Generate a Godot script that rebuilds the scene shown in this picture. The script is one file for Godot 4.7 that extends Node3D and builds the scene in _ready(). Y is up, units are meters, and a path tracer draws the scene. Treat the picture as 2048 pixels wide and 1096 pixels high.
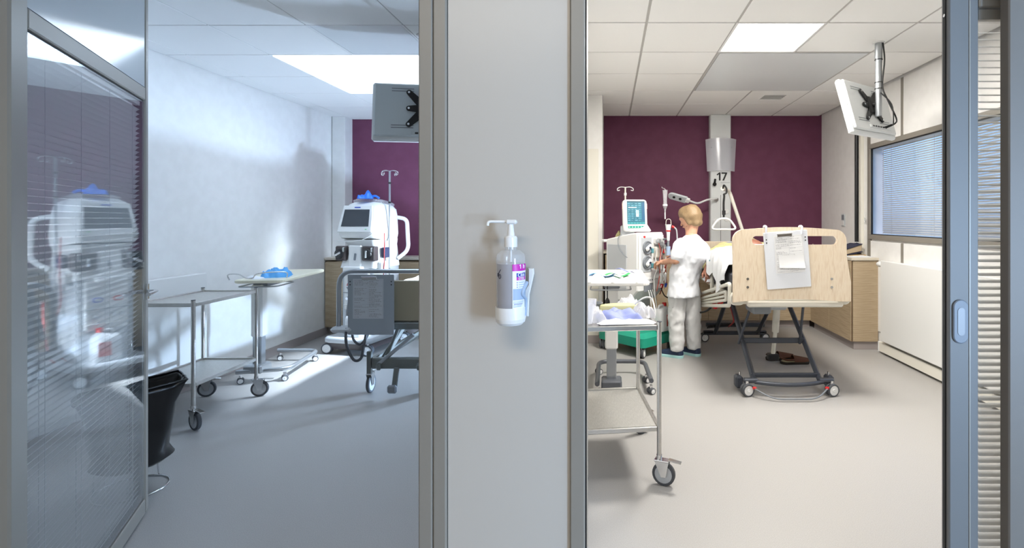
extends Node3D
# Two treatment rooms seen from a corridor. y is up, metres; the camera looks along -z.

var M := {}
var T := {}
var used := {}
var grp := 0

func _ready():
	camera_and_light()
	make_materials()
	shell()
	ceilings()
	corridor()
	fittings()
	left_room()
	right_room()

func camera_and_light():
	var cam := Camera3D.new()
	cam.name = "camera"
	cam.projection = Camera3D.PROJECTION_FRUSTUM
	cam.near = 0.05
	cam.far = 60.0
	cam.size = 1096.0 / 1019.0 * 0.05          # a 1019 pixel focal length
	cam.frustum_offset = Vector2(-196.0 / 1019.0, -110.0 / 1019.0) * 0.05   # shift lens
	cam.position = Vector3(0, 1.40, 0)
	add_child(cam)
	cam.current = true
	var e := Environment.new()
	e.background_mode = Environment.BG_SKY
	var sky := Sky.new()
	var sm := ProceduralSkyMaterial.new()
	sm.sky_top_color = Color(0.43, 0.64, 0.93)
	sm.sky_horizon_color = Color(0.58, 0.77, 0.97)
	sm.ground_bottom_color = Color(0.30, 0.36, 0.42)
	sm.ground_horizon_color = Color(0.62, 0.74, 0.88)
	sm.sun_angle_max = 0.0
	sky.sky_material = sm
	e.sky = sky
	e.background_energy_multiplier = 2.6
	e.tonemap_mode = Environment.TONE_MAPPER_LINEAR
	e.tonemap_exposure = 1.0
	e.sdfgi_enabled = true
	e.ssao_enabled = true
	e.ssil_enabled = true
	var we := WorldEnvironment.new()
	we.name = "environment"
	we.environment = e
	add_child(we)
	# lit ceiling tile of the right room
	area_light("ceiling_panel_glow", Vector3(1.23, 2.775, -3.957), Vector3(-90, 0, 0), Vector2(0.6, 0.6), Color(1.0, 0.985, 0.955), 10.5)
	# added lit tile nearer the door, unseen above the frame, for more bounce
	area_light("added_panel_glow_near", Vector3(1.23, 2.775, -2.03), Vector3(-90, 0, 0), Vector2(0.6, 0.6), Color(1.0, 0.985, 0.955), 2.6)
	# luminous 2 x 2 tile field of the left room
	area_light("luminous_ceiling_glow", Vector3(-1.99, 2.645, -4.545), Vector3(-90, 0, 0), Vector2(1.2, 1.18), Color(0.77, 0.88, 1.0), 1.7)
	# daylight in the corridor window behind the camera
	area_light("corridor_daylight", Vector3(2.6, 1.15, 1.44), Vector3(0, 0, 0), Vector2(0.6, 1.2), Color(0.73, 0.855, 1.0), 18.0)
	# corridor ceiling light
	area_light("corridor_ceiling_glow", Vector3(-0.5, 2.56, 0.35), Vector3(-90, 0, 0), Vector2(1.2, 0.3), Color(1.0, 0.94, 0.85), 2.2)

func area_light(called, at, turn, size, color, energy):
	var l := AreaLight3D.new()
	l.name = called
	l.area_size = size
	l.light_color = color
	l.light_energy = energy
	l.shadow_enabled = true
	l.position = at
	l.rotation_degrees = turn
	l.set("area_range", 14.0)
	l.set("area_attenuation", 2.0)
	add_child(l)
	return l

# ---------------------------------------------------------------- nodes
func numbered(called):
	used[called] = used.get(called, -1) + 1
	return called if used[called] == 0 else "%s_%03d" % [called, used[called]]

func thing(called, label, category, at = Vector3.ZERO, turn = 0.0, group = ""):
	var o := Node3D.new()
	o.name = numbered(called)
	o.position = at
	o.rotation.y = turn
	tag(o, label, category, group)
	add_child(o)
	return o

func tag(o, label, category, group = ""):
	o.set_meta("label", label)
	o.set_meta("category", category)
	if group:
		o.set_meta("group", group)
	return o

func struct(called, st = null, m = null):
	var o
	if st == null:
		o = Node3D.new()
	else:
		o = MeshInstance3D.new()
		st.generate_normals()
		o.mesh = st.commit()
		o.material_override = null
		o.set_surface_override_material(0, m)
	o.name = numbered(called)
	o.set_meta("kind", "structure")
	add_child(o)
	return o

func part(parent, called, st, m, label = ""):
	var o := MeshInstance3D.new()
	st.generate_normals()
	o.mesh = st.commit()
	o.set_surface_override_material(0, m)
	o.name = called
	if label:
		o.set_meta("label", label)
	parent.add_child(o, true)
	return o

func again(parent, called, src, at, b = Basis()):
	var o := MeshInstance3D.new()
	o.mesh = src.mesh
	o.set_surface_override_material(0, src.get_surface_override_material(0))
	o.name = called
	o.transform = Transform3D(b, at)
	parent.add_child(o, true)
	return o

func solo(called, st, m, label, category, at = Vector3.ZERO, turn = 0.0, group = ""):
	var o = part(self, numbered(called), st, m)
	o.position = at
	o.rotation.y = turn
	return tag(o, label, category, group)

func copy(o, at, turn, label, group = ""):
	var base = String(o.name)
	var c = o.duplicate()
	c.name = numbered(base)
	c.position = at
	c.rotation.y = turn
	c.set_meta("label", label)
	if group:
		c.set_meta("group", group)
	add_child(c)
	return c

# ---------------------------------------------------------------- geometry
func S() -> SurfaceTool:
	var s := SurfaceTool.new()
	s.begin(Mesh.PRIMITIVE_TRIANGLES)
	return s

func tri(s, a, b, c, out):
	if (b - a).cross(c - a).dot(out) > 0.0:
		var t = b
		b = c
		c = t
	s.add_vertex(a)
	s.add_vertex(b)
	s.add_vertex(c)

func quad(s, a, b, c, d, out):
	tri(s, a, b, c, out)
	tri(s, a, c, d, out)

func bx(s, c, sz, b = 0.0, B = Basis()):
	var h = sz * 0.5
	b = minf(b, minf(h.x, minf(h.y, h.z)) * 0.98)
	s.set_smooth_group(-1)
	for ax in 3:
		var u = (ax + 1) % 3
		var v = (ax + 2) % 3
		for sg in [-1.0, 1.0]:
			var p = []
			for q in [[-1, -1], [1, -1], [1, 1], [-1, 1]]:
				var w := Vector3.ZERO
				w[ax] = sg * h[ax]
				w[u] = q[0] * (h[u] - b)
				w[v] = q[1] * (h[v] - b)
				p.append(c + B * w)
			var o := Vector3.ZERO
			o[ax] = sg
			quad(s, p[0], p[1], p[2], p[3], B * o)
		if b > 0.0:
			for su in [-1.0, 1.0]:
				for sv in [-1.0, 1.0]:
					var p = []
					for q in [[-1.0, 0], [1.0, 0], [1.0, 1], [-1.0, 1]]:
						var w := Vector3.ZERO
						w[ax] = q[0] * (h[ax] - b)
						w[u] = su * (h[u] - (0.0 if q[1] == 0 else b))
						w[v] = sv * (h[v] - (b if q[1] == 0 else 0.0))
						p.append(c + B * w)
					var o := Vector3.ZERO
					o[u] = su
					o[v] = sv
					quad(s, p[0], p[1], p[2], p[3], B * o)
	if b > 0.0:
		for x in [-1.0, 1.0]:
			for y in [-1.0, 1.0]:
				for z in [-1.0, 1.0]:
					var g := Vector3(x, y, z)
					var a = c + B * (g * Vector3(h.x, h.y - b, h.z - b))
					var d = c + B * (g * Vector3(h.x - b, h.y, h.z - b))
					var f = c + B * (g * Vector3(h.x - b, h.y - b, h.z))
					tri(s, a, d, f, B * g)
	return s

func B3(c, sz, b = 0.0, r = Basis()):
	return bx(S(), c, sz, b, r)

func tube(s, pts, r, n = 8, closed = false):
	var m = pts.size()
	var rings = []
	var prev := Vector3.ZERO
	for i in m:
		var t: Vector3
		if closed:
			t = (pts[(i + 1) % m] - pts[(i - 1 + m) % m]).normalized()
		else:
			t = (pts[mini(i + 1, m - 1)] - pts[maxi(i - 1, 0)]).normalized()
		if i == 0:
			prev = t.cross(Vector3.UP if absf(t.y) < 0.9 else Vector3.RIGHT).normalized()
		else:
			prev = (prev - t * prev.dot(t)).normalized()
		var bi = t.cross(prev)
		var ring = []
		var rr = r[i] if r is Array else r
		for k in n:
			var a = TAU * k / n
			ring.append(pts[i] + (prev * cos(a) + bi * sin(a)) * rr)
		rings.append(ring)
	grp += 1
	s.set_smooth_group(grp % 1000)
	for i in (m if closed else m - 1):
		var j = (i + 1) % m
		for k in n:
			var k2 = (k + 1) % n
			var o = rings[i][k] + rings[i][k2] - pts[i] * 2.0
			quad(s, rings[i][k], rings[i][k2], rings[j][k2], rings[j][k], o)
	if not closed:
		s.set_smooth_group(-1)
		for e in [[0, 1], [m - 1, m - 2]]:
			for k in n:
				tri(s, pts[e[0]], rings[e[0]][k], rings[e[0]][(k + 1) % n], pts[e[0]] - pts[e[1]])
	return s

func cyl(s, a, b, r, n = 12, r2 = -1.0):
	return tube(s, [a, b], [r, r if r2 < 0.0 else r2], n)

func curve(pts, sub = 6):
	var out = []
	for i in pts.size() - 1:
		var p0 = pts[maxi(i - 1, 0)]
		var p3 = pts[mini(i + 2, pts.size() - 1)]
		for k in sub:
			out.append(pts[i].cubic_interpolate(pts[i + 1], p0, p3, float(k) / sub))
	out.append(pts[-1])
	return out

func fillet(pts, rad, seg = 5, closed = false):
	var out = []
	var m = pts.size()
	for i in m:
		if not closed and (i == 0 or i == m - 1):
			out.append(pts[i])
			continue
		var p = pts[i]
		var a = pts[(i - 1 + m) % m]
		var b = pts[(i + 1) % m]
		var d = minf(rad, minf(p.distance_to(a), p.distance_to(b)) * 0.49)
		var q0 = p + (a - p).normalized() * d
		var q1 = p + (b - p).normalized() * d
		for k in seg + 1:
			var t = float(k) / seg
			out.append(q0.lerp(p, t).lerp(p.lerp(q1, t), t))
	return out

func lathe(s, prof, X = Transform3D(), n = 20, smooth = false):
	for i in prof.size() - 1:
		if not smooth or i == 0:
			grp += 1
		s.set_smooth_group(grp % 1000)
		var a = prof[i]
		var b = prof[i + 1]
		for k in n:
			var t0 = TAU * k / n
			var t1 = TAU * (k + 1) / n
			var c0 := Vector3(cos(t0), 0, sin(t0))
			var c1 := Vector3(cos(t1), 0, sin(t1))
			var o = Vector3((c0 + c1).x * 0.5 * (b.y - a.y), a.x - b.x, (c0 + c1).z * 0.5 * (b.y - a.y))
			var p = [X * (c0 * a.x + Vector3.UP * a.y), X * (c1 * a.x + Vector3.UP * a.y), X * (c1 * b.x + Vector3.UP * b.y), X * (c0 * b.x + Vector3.UP * b.y)]
			if a.x < 1e-5:
				tri(s, p[0], p[2], p[3], X.basis * o)
			elif b.x < 1e-5:
				tri(s, p[0], p[1], p[2], X.basis * o)
			else:
				quad(s, p[0], p[1], p[2], p[3], X.basis * o)
	return s

func rrect(w, h, r, seg = 4):
	var p := PackedVector2Array()
	for c in [[1, 1, 0.0], [-1, 1, 0.5], [-1, -1, 1.0], [1, -1, 1.5]]:
		for k in seg + 1:
			var a = PI * (c[2] + 0.5 * k / seg)
			p.append(Vector2(c[0] * (w / 2 - r) + r * cos(a), c[1] * (h / 2 - r) + r * sin(a)))
	return p

# a flat outline in local xy, thickness d along local z, edges chamfered by b
func ext(s, poly, d, X = Transform3D(), b = 0.0, smooth = false):
	var inner = poly
	if b > 0.0:
		var off = Geometry2D.offset_polygon(poly, -b, Geometry2D.JOIN_MITER)
		if off.size() == 1 and off[0].size() == poly.size():
			# keep the point order of the outline
			var q = off[0]
			var best = 0
			for i in q.size():
				if q[i].distance_squared_to(poly[0]) < q[best].distance_squared_to(poly[0]):
					best = i
			inner = PackedVector2Array()
			var same = Geometry2D.is_polygon_clockwise(q) == Geometry2D.is_polygon_clockwise(poly)
			for i in q.size():
				inner.append(q[(best + (i if same else -i) + q.size() * 2) % q.size()])
		else:
			b = 0.0
	var idx = Geometry2D.triangulate_polygon(inner)
	var z = d / 2
	s.set_smooth_group(-1)
	for sg in [-1.0, 1.0]:
		for i in range(0, idx.size(), 3):
			var p = []
			for k in 3:
				p.append(X * Vector3(inner[idx[i + k]].x, inner[idx[i + k]].y, sg * z))
			tri(s, p[0], p[1], p[2], X.basis * Vector3(0, 0, sg))
	var turn = -1.0 if Geometry2D.is_polygon_clockwise(poly) else 1.0
	var n = poly.size()
	if smooth:
		grp += 1
		s.set_smooth_group(grp % 1000)
	for i in n:
		var j = (i + 1) % n
		var e = (poly[j] - poly[i]) * turn
		var o := Vector3(e.y, -e.x, 0)
		var zz = z - b
		quad(s, X * Vector3(poly[i].x, poly[i].y, -zz), X * Vector3(poly[j].x, poly[j].y, -zz), X * Vector3(poly[j].x, poly[j].y, zz), X * Vector3(poly[i].x, poly[i].y, zz), X.basis * o)
		if b > 0.0:
			for sg in [-1.0, 1.0]:
				quad(s, X * Vector3(poly[i].x, poly[i].y, sg * zz), X * Vector3(poly[j].x, poly[j].y, sg * zz), X * Vector3(inner[j].x, inner[j].y, sg * z), X * Vector3(inner[i].x, inner[i].y, sg * z), X.basis * (o.normalized() + Vector3(0, 0, sg)))
	return s

# stacked rounded rectangles: [y, width, depth, centre x, centre z, corner radius]
func loft(s, secs, X = Transform3D(), seg = 4, n_smooth = true):
	var rings = []
	for q in secs:
		var ring = []
		for p in rrect(q[1], q[2], minf(q[5], minf(q[1], q[2]) * 0.499), seg):
			ring.append(X * Vector3(q[3] + p.x, q[0], q[4] + p.y))
		rings.append(ring)
	if n_smooth:
		grp += 1
		s.set_smooth_group(grp % 1000)
	var n = rings[0].size()
	for i in rings.size() - 1:
		var mid = X * Vector3((secs[i][3] + secs[i + 1][3]) * 0.5, (secs[i][0] + secs[i + 1][0]) * 0.5, (secs[i][4] + secs[i + 1][4]) * 0.5)
		if not n_smooth:
			grp += 1
			s.set_smooth_group(grp % 1000)
		for k in n:
			var k2 = (k + 1) % n
			quad(s, rings[i][k], rings[i][k2], rings[i + 1][k2], rings[i + 1][k], (rings[i][k] + rings[i + 1][k2]) * 0.5 - mid)
	s.set_smooth_group(-1)
	for e in [[0, 1], [rings.size() - 1, rings.size() - 2]]:
		var c := Vector3.ZERO
		for p in rings[e[0]]:
			c += p
		c /= n
		var other := Vector3.ZERO
		for p in rings[e[1]]:
			other += p
		for k in n:
			tri(s, c, rings[e[0]][k], rings[e[0]][(k + 1) % n], c - other / n)
	return s

# a sheet from f(u, v); with a thickness it gets a lower side too
func grid(s, nu, nv, f: Callable, thick = 0.0, up = Vector3.UP):
	var p = []
	for i in nu + 1:
		var row = []
		for j in nv + 1:
			row.append(f.call(float(i) / nu, float(j) / nv))
		p.append(row)
	grp += 1
	s.set_smooth_group(grp % 1000)
	for side in (2 if thick > 0.0 else 1):
		if side == 1:
			grp += 1
			s.set_smooth_group(grp % 1000)
		var off = -up * thick * side
		for i in nu:
			for j in nv:
				var uv = [Vector2(i, j), Vector2(i + 1, j), Vector2(i + 1, j + 1), Vector2(i, j + 1)]
				var c = [p[i][j] + off, p[i + 1][j] + off, p[i + 1][j + 1] + off, p[i][j + 1] + off]
				var order = [0, 2, 1, 0, 3, 2] if side == 1 else [0, 1, 2, 0, 2, 3]
				for k in order:
					s.set_uv(uv[k] / Vector2(nu, nv))
					s.add_vertex(c[k])
	return s

# a printed rectangle with texture coordinates; r is along the print's right, u up
func printed(s, c, r, u):
	var q = [[c - r + u, Vector2(0, 0)], [c + r + u, Vector2(1, 0)], [c + r - u, Vector2(1, 1)], [c - r - u, Vector2(0, 1)]]
	s.set_smooth_group(-1)
	for k in [0, 1, 2, 0, 2, 3]:
		s.set_uv(q[k][1])
		s.add_vertex(q[k][0])
	return s

func blob(s, c, rad, X = Basis(), nu = 14, nv = 9):
	grp += 1
	s.set_smooth_group(grp % 1000)
	for i in nv:
		for k in nu:
			var p = []
			for q in [[i, k], [i, k + 1], [i + 1, k + 1], [i + 1, k]]:
				var a = PI * q[0] / nv
				var b = TAU * q[1] / nu
				p.append(Vector3(sin(a) * cos(b), cos(a), sin(a) * sin(b)))
			var o = (p[0] + p[1] + p[2] + p[3])
			for t in [[0, 1, 2], [0, 2, 3]]:
				if p[t[0]].distance_to(p[t[1]]) > 1e-4 and p[t[1]].distance_to(p[t[2]]) > 1e-4 and p[t[0]].distance_to(p[t[2]]) > 1e-4:
					tri(s, c + X * (p[t[0]] * rad), c + X * (p[t[1]] * rad), c + X * (p[t[2]] * rad), X * o)
	return s

# tapered bones [a, radius a, b, radius b] joined with a smooth minimum, meshed as surface nets
func nets(s, bones, cell, k = 0.03, wrinkle = 0.0, cut = -9.0):
	var lo = Vector3.INF
	var hi = -Vector3.INF
	for b in bones:
		var r: Vector3 = Vector3.ONE * (maxf(b[1], b[3]) + cell * 3.0)
		lo = lo.min(b[0] - r).min(b[2] - r)
		hi = hi.max(b[0] + r).max(b[2] + r)
	var n := Vector3i(((hi - lo) / cell).ceil()) + Vector3i.ONE * 2
	var f := PackedFloat32Array()
	f.resize(n.x * n.y * n.z)
	f.fill(9.0)
	for b in bones:
		var reach = maxf(b[1], b[3]) + k + cell * 2.0
		var l := Vector3i(((b[0].min(b[2]) - Vector3.ONE * reach - lo) / cell).floor()).clamp(Vector3i.ZERO, n - Vector3i.ONE)
		var h := Vector3i(((b[0].max(b[2]) + Vector3.ONE * reach - lo) / cell).ceil()).clamp(Vector3i.ZERO, n - Vector3i.ONE)
		var a: Vector3 = b[0]
		var ab: Vector3 = b[2] - b[0]
		var il: float = 1.0 / maxf(ab.length_squared(), 1e-9)
		var ra: float = b[1]
		var rd: float = b[3] - b[1]
		for z in range(l.z, h.z + 1):
			for y in range(l.y, h.y + 1):
				var at: int = (z * n.y + y) * n.x
				for x in range(l.x, h.x + 1):
					var p: Vector3 = lo + Vector3(x, y, z) * cell - a
					var t := clampf(p.dot(ab) * il, 0.0, 1.0)
					var d := (p - ab * t).length() - ra - rd * t
					var g := f[at + x]
					var m := maxf(k - absf(d - g), 0.0)
					f[at + x] = minf(d, g) - m * m * 0.25 / k
	if wrinkle > 0.0:
		var nz := FastNoiseLite.new()
		nz.seed = 5
		nz.frequency = 9.0
		for z in n.z:
			for y in n.y:
				for x in n.x:
					var at = (z * n.y + y) * n.x + x
					if absf(f[at]) < 0.05:
						var p = lo + Vector3(x, y, z) * cell
						f[at] += wrinkle * nz.get_noise_3d(p.x * 1.6, p.y, p.z * 1.6)
	if cut > -8.0:                    # a straight hem at that height
		for z in n.z:
			for y in n.y:
				for x in n.x:
					var at = (z * n.y + y) * n.x + x
					f[at] = maxf(f[at], cut - lo.y - y * cell)
	var vid := {}
	var vs := PackedVector3Array()
	var sx := 1
	var sy := n.x
	var sz := n.x * n.y
	for z in n.z - 1:
		for y in n.y - 1:
			for x in n.x - 1:
				var at := (z * n.y + y) * n.x + x
				var m := 0
				var c := [f[at], f[at + sx], f[at + sy], f[at + sx + sy], f[at + sz], f[at + sx + sz], f[at + sy + sz], f[at + sx + sy + sz]]
				for i in 8:
					if c[i] < 0.0:
						m |= 1 << i
				if m == 0 or m == 255:
					continue
				var sum := Vector3.ZERO
				var cnt := 0
				for e in [[0, 1], [2, 3], [4, 5], [6, 7], [0, 2], [1, 3], [4, 6], [5, 7], [0, 4], [1, 5], [2, 6], [3, 7]]:
					var p: float = c[e[0]]
					var q: float = c[e[1]]
					if (p < 0.0) != (q < 0.0):
						var t := p / (p - q)
						var u := Vector3(e[0] & 1, (e[0] >> 1) & 1, e[0] >> 2)
						var w := Vector3(e[1] & 1, (e[1] >> 1) & 1, e[1] >> 2)
						sum += u.lerp(w, t)
						cnt += 1
				vid[at] = vs.size()
				vs.append(lo + (Vector3(x, y, z) + sum / cnt) * cell)
	grp += 1
	s.set_smooth_group(grp % 1000)
	for at in vid:
		for ax in [[sx, sy, sz], [sy, sz, sx], [sz, sx, sy]]:
			var p := f[at]
			var q := f[at + ax[0]]
			if (p < 0.0) == (q < 0.0):
				continue
			var ids = [at, at - ax[1], at - ax[1] - ax[2], at - ax[2]]
			if not (vid.has(ids[1]) and vid.has(ids[2]) and vid.has(ids[3])):
				continue
			var o := Vector3(1 if ax[0] == sx else 0, 1 if ax[0] == sy else 0, 1 if ax[0] == sz else 0) * (1.0 if p < 0.0 else -1.0)
			quad(s, vs[vid[ids[0]]], vs[vid[ids[1]]], vs[vid[ids[2]]], vs[vid[ids[3]]], o)
	return s

func lettering(text, size, depth = 0.0015):
	var t := TextMesh.new()
	var f := SystemFont.new()
	f.font_names = ["Droid Sans"]
	f.font_weight = 700
	t.font = f
	t.text = text
	t.font_size = 64
	t.pixel_size = size / 64.0
	t.depth = depth
	return t

func word(parent, called, text, size, m, X, label = ""):
	var o := MeshInstance3D.new()
	o.mesh = lettering(text, size)
	o.material_override = m
	o.set_surface_override_material(0, m)
	o.name = called
	o.transform = X
	if label:
		o.set_meta("label", label)
	parent.add_child(o, true)
	return o

# ---------------------------------------------------------------- materials
func mat(called, c, rough = 0.6, metal = 0.0):
	var m := StandardMaterial3D.new()
	m.resource_name = called
	m.albedo_color = c
	m.roughness = rough
	m.metallic = metal
	M[called] = m
	return m

func noise_tex(freq, stops, sd, octaves = 4, size = 512):
	var n := FastNoiseLite.new()
	n.seed = sd
	n.frequency = freq
	n.fractal_octaves = octaves
	var t := NoiseTexture2D.new()
	t.width = size
	t.height = size
	t.seamless = true
	t.noise = n
	var g := Gradient.new()
	g.offsets = PackedFloat32Array(stops.map(func(q): return q[0]))
	g.colors = PackedColorArray(stops.map(func(q): return q[1]))
	t.color_ramp = g
	return t

func height_tex(freq, sd, size = 256):
	var n := FastNoiseLite.new()
	n.seed = sd
	n.frequency = freq
	var t := NoiseTexture2D.new()
	t.width = size
	t.height = size
	t.seamless = true
	t.noise = n
	return t

func tri_tex(m, tex, scale, world = true):
	m.albedo_texture = tex
	m.uv1_triplanar = true
	m.uv1_world_triplanar = world
	m.uv1_scale = scale
	m.uv1_triplanar_sharpness = 6.0
	return m

func gray(v):
	return Color(v, v, v)

func glass(called, c, a, rough = 0.02):
	var m = mat(called, Color(c.r, c.g, c.b, a), rough)
	m.transparency = BaseMaterial3D.TRANSPARENCY_ALPHA
	m.cull_mode = BaseMaterial3D.CULL_DISABLED
	return m

func glow(called, c, energy):
	var m = mat(called, Color(0.9, 0.9, 0.9), 0.4)
	m.emission_enabled = true
	m.emission = c
	m.emission_energy_multiplier = energy
	return m

func make_materials():
	var m
	m = mat("vinyl_floor", Color.WHITE, 0.42)
	tri_tex(m, noise_tex(0.11, [[0.25, Color(0.632, 0.62, 0.61)], [0.5, Color(0.655, 0.644, 0.634)], [0.75, Color(0.677, 0.667, 0.657)]], 3, 4), Vector3(3, 3, 3))
	m = mat("vinyl_skirting", Color(0.62, 0.585, 0.575), 0.45)
	m = mat("wall_paint", Color.WHITE, 0.38)
	tri_tex(m, noise_tex(0.02, [[0.2, Color(0.912, 0.906, 0.895)], [0.8, Color(0.928, 0.923, 0.913)]], 11, 3), Vector3(0.7, 0.7, 0.7))
	m = mat("ceiling_tile_white", Color.WHITE, 0.85)
	tri_tex(m, noise_tex(0.3, [[0.3, Color(0.925, 0.92, 0.91)], [0.7, Color(0.945, 0.94, 0.93)]], 4, 2), Vector3(2.5, 2.5, 2.5))
	m = mat("grid_bar", Color(0.70, 0.69, 0.675), 0.5)
	m = mat("luminous_panel_off", Color(0.84, 0.85, 0.855), 0.35)
	m = mat("purple_paint", Color.WHITE, 0.6)
	m.metallic_specular = 0.35
	tri_tex(m, noise_tex(0.015, [[0.2, Color(0.405, 0.225, 0.318)], [0.8, Color(0.425, 0.24, 0.335)]], 21, 3), Vector3(0.6, 0.6, 0.6))
	m = mat("oak", Color.WHITE, 0.5)
	tri_tex(m, noise_tex(0.02, [[0.2, Color(0.635, 0.555, 0.445)], [0.45, Color(0.70, 0.622, 0.51)], [0.7, Color(0.73, 0.655, 0.545)], [0.9, Color(0.665, 0.585, 0.475)]], 31, 5), Vector3(0.3, 12.0, 0.3))
	m = mat("oak_edge", Color(0.40, 0.31, 0.22), 0.6)
	m = mat("beech", Color.WHITE, 0.42)
	tri_tex(m, noise_tex(0.02, [[0.2, Color(0.885, 0.80, 0.69)], [0.5, Color(0.93, 0.865, 0.77)], [0.85, Color(0.90, 0.82, 0.71)]], 33, 5), Vector3(5.0, 0.5, 5.0), false)
	m = mat("steel", Color.WHITE, 0.3, 1.0)
	tri_tex(m, noise_tex(0.05, [[0.2, Color(0.76, 0.752, 0.735)], [0.8, Color(0.83, 0.822, 0.805)]], 41, 4), Vector3(0.8, 14, 0.8), false)
	m = mat("steel_sheet", Color.WHITE, 0.45, 1.0)
	tri_tex(m, noise_tex(0.05, [[0.2, Color(0.78, 0.773, 0.757)], [0.8, Color(0.85, 0.843, 0.826)]], 43, 4), Vector3(12, 1, 0.8), false)
	mat("chrome", Color(0.86, 0.86, 0.86), 0.14, 1.0)
	mat("frame_alu", Color(0.545, 0.525, 0.49), 0.42, 0.1)
	mat("slide_grey", Color(0.40, 0.40, 0.395), 0.5, 0.0)
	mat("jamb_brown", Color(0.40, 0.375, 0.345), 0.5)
	mat("satin", Color(0.44, 0.47, 0.51), 0.5, 0.0)
	mat("duct_grey", Color(0.36, 0.36, 0.36), 0.6)
	mat("door_laminate", Color(0.66, 0.68, 0.69), 0.10)
	mat("panel_laminate", Color(0.735, 0.71, 0.675), 0.33)
	mat("slat_white", Color(0.78, 0.78, 0.77), 0.35, 0.25)
	mat("cord_white", Color(0.7, 0.7, 0.7), 0.7)
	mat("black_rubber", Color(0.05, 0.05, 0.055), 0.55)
	mat("dark_plastic", Color(0.11, 0.11, 0.12), 0.4)
	mat("grey_rubber", Color(0.30, 0.31, 0.33), 0.6)
	mat("white_plastic", Color(0.90, 0.90, 0.895), 0.3)
	mat("ivory_plastic", Color(0.90, 0.885, 0.84), 0.35)
	mat("light_grey_plastic", Color(0.74, 0.755, 0.77), 0.35)
	mat("mid_grey_plastic", Color(0.50, 0.52, 0.545), 0.4)
	mat("pump_brown", Color(0.25, 0.215, 0.215), 0.35)
	mat("bed_slate", Color(0.275, 0.29, 0.325), 0.38, 0.25)
	mat("bed_grey_green", Color(0.44, 0.455, 0.445), 0.4, 0.3)
	mat("bed_beige", Color(0.62, 0.585, 0.50), 0.45)
	mat("bed_cream", Color(0.87, 0.855, 0.81), 0.38)
	mat("mattress_dark", Color(0.24, 0.245, 0.275), 0.7)
	mat("sheet_white", Color(0.92, 0.925, 0.935), 0.85)
	mat("table_cream", Color(0.91, 0.89, 0.80), 0.35)
	mat("table_white", Color(0.90, 0.895, 0.88), 0.35)
	mat("tube_silver", Color(0.66, 0.675, 0.69), 0.3, 0.7)
	mat("tube_slate", Color(0.36, 0.37, 0.395), 0.4, 0.2)
	mat("teal_base", Color(0.10, 0.60, 0.50), 0.4)
	mat("bag_black", Color(0.035, 0.035, 0.04), 0.3)
	mat("radiator_white", Color(0.90, 0.90, 0.89), 0.35)
	mat("red", Color(0.80, 0.09, 0.09), 0.35)
	mat("red_dark", Color(0.55, 0.06, 0.07), 0.35)
	mat("blue", Color(0.10, 0.27, 0.70), 0.35)
	mat("blue_bright", Color(0.12, 0.42, 0.86), 0.4)
	mat("navy", Color(0.11, 0.13, 0.24), 0.6)
	mat("light_blue", Color(0.36, 0.66, 0.90), 0.6)
	mat("mint", Color(0.62, 0.86, 0.84), 0.5)
	mat("green", Color(0.25, 0.74, 0.42), 0.4)
	mat("lavender", Color(0.56, 0.60, 0.82), 0.6)
	mat("lime", Color(0.76, 0.73, 0.53), 0.85)
	mat("dish_yellow", Color(0.85, 0.83, 0.62), 0.4)
	mat("teal_cloth", Color(0.35, 0.58, 0.62), 0.8)
	mat("ink", Color(0.06, 0.07, 0.16), 0.5)
	mat("print_black", Color(0.05, 0.05, 0.05), 0.6)
	mat("magenta", Color(0.76, 0.07, 0.66), 0.4)
	mat("label_blue", Color(0.08, 0.20, 0.62), 0.4)
	mat("label_white", Color(0.90, 0.91, 0.94), 0.4)
	mat("label_grey", Color(0.62, 0.70, 0.80), 0.5)
	mat("yellow_print", Color(0.92, 0.80, 0.10), 0.5)
	glass("gel_grey", Color(0.62, 0.61, 0.66), 0.62, 0.12)
	mat("tv_grey", Color(0.80, 0.83, 0.84), 0.45)
	mat("tv_white", Color(0.86, 0.87, 0.87), 0.35)
	mat("tv_screen", Color(0.02, 0.02, 0.025), 0.12)
	mat("screen_dark", Color(0.20, 0.225, 0.25), 0.14)
	mat("uniform_white", Color(0.90, 0.91, 0.93), 0.8)
	mat("trouser_white", Color(0.86, 0.86, 0.86), 0.82)
	m = mat("skin", Color(0.80, 0.60, 0.49), 0.5)
	mat("skin_dark", Color(0.52, 0.34, 0.27), 0.5)
	m = mat("hair_blond", Color.WHITE, 0.55)
	tri_tex(m, noise_tex(0.05, [[0.2, Color(0.42, 0.33, 0.23)], [0.8, Color(0.66, 0.56, 0.42)]], 61, 3), Vector3(6, 6, 6))
	mat("hair_grey", Color(0.35, 0.33, 0.31), 0.7)
	mat("eye_white", Color(0.92, 0.92, 0.90), 0.2)
	mat("lip", Color(0.70, 0.42, 0.38), 0.5)
	mat("shoe_navy", Color(0.13, 0.19, 0.30), 0.7)
	mat("sole_mint", Color(0.66, 0.83, 0.83), 0.6)
	mat("slipper_brown", Color(0.34, 0.20, 0.13), 0.8)
	mat("slipper_sole", Color(0.17, 0.15, 0.12), 0.8)
	mat("slipper_lining", Color(0.62, 0.58, 0.47), 0.9)
	mat("binder_navy", Color(0.14, 0.16, 0.27), 0.5)
	mat("binder_tan", Color(0.72, 0.64, 0.53), 0.7)
	mat("binder_yellow", Color(0.80, 0.62, 0.18), 0.6)
	mat("cloth_tan", Color(0.72, 0.66, 0.61), 0.9)
	mat("paper", Color(0.90, 0.90, 0.90), 0.7)
	mat("board_grey", Color(0.60, 0.63, 0.66), 0.5)
	mat("board_white", Color(0.90, 0.91, 0.93), 0.45)
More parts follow.
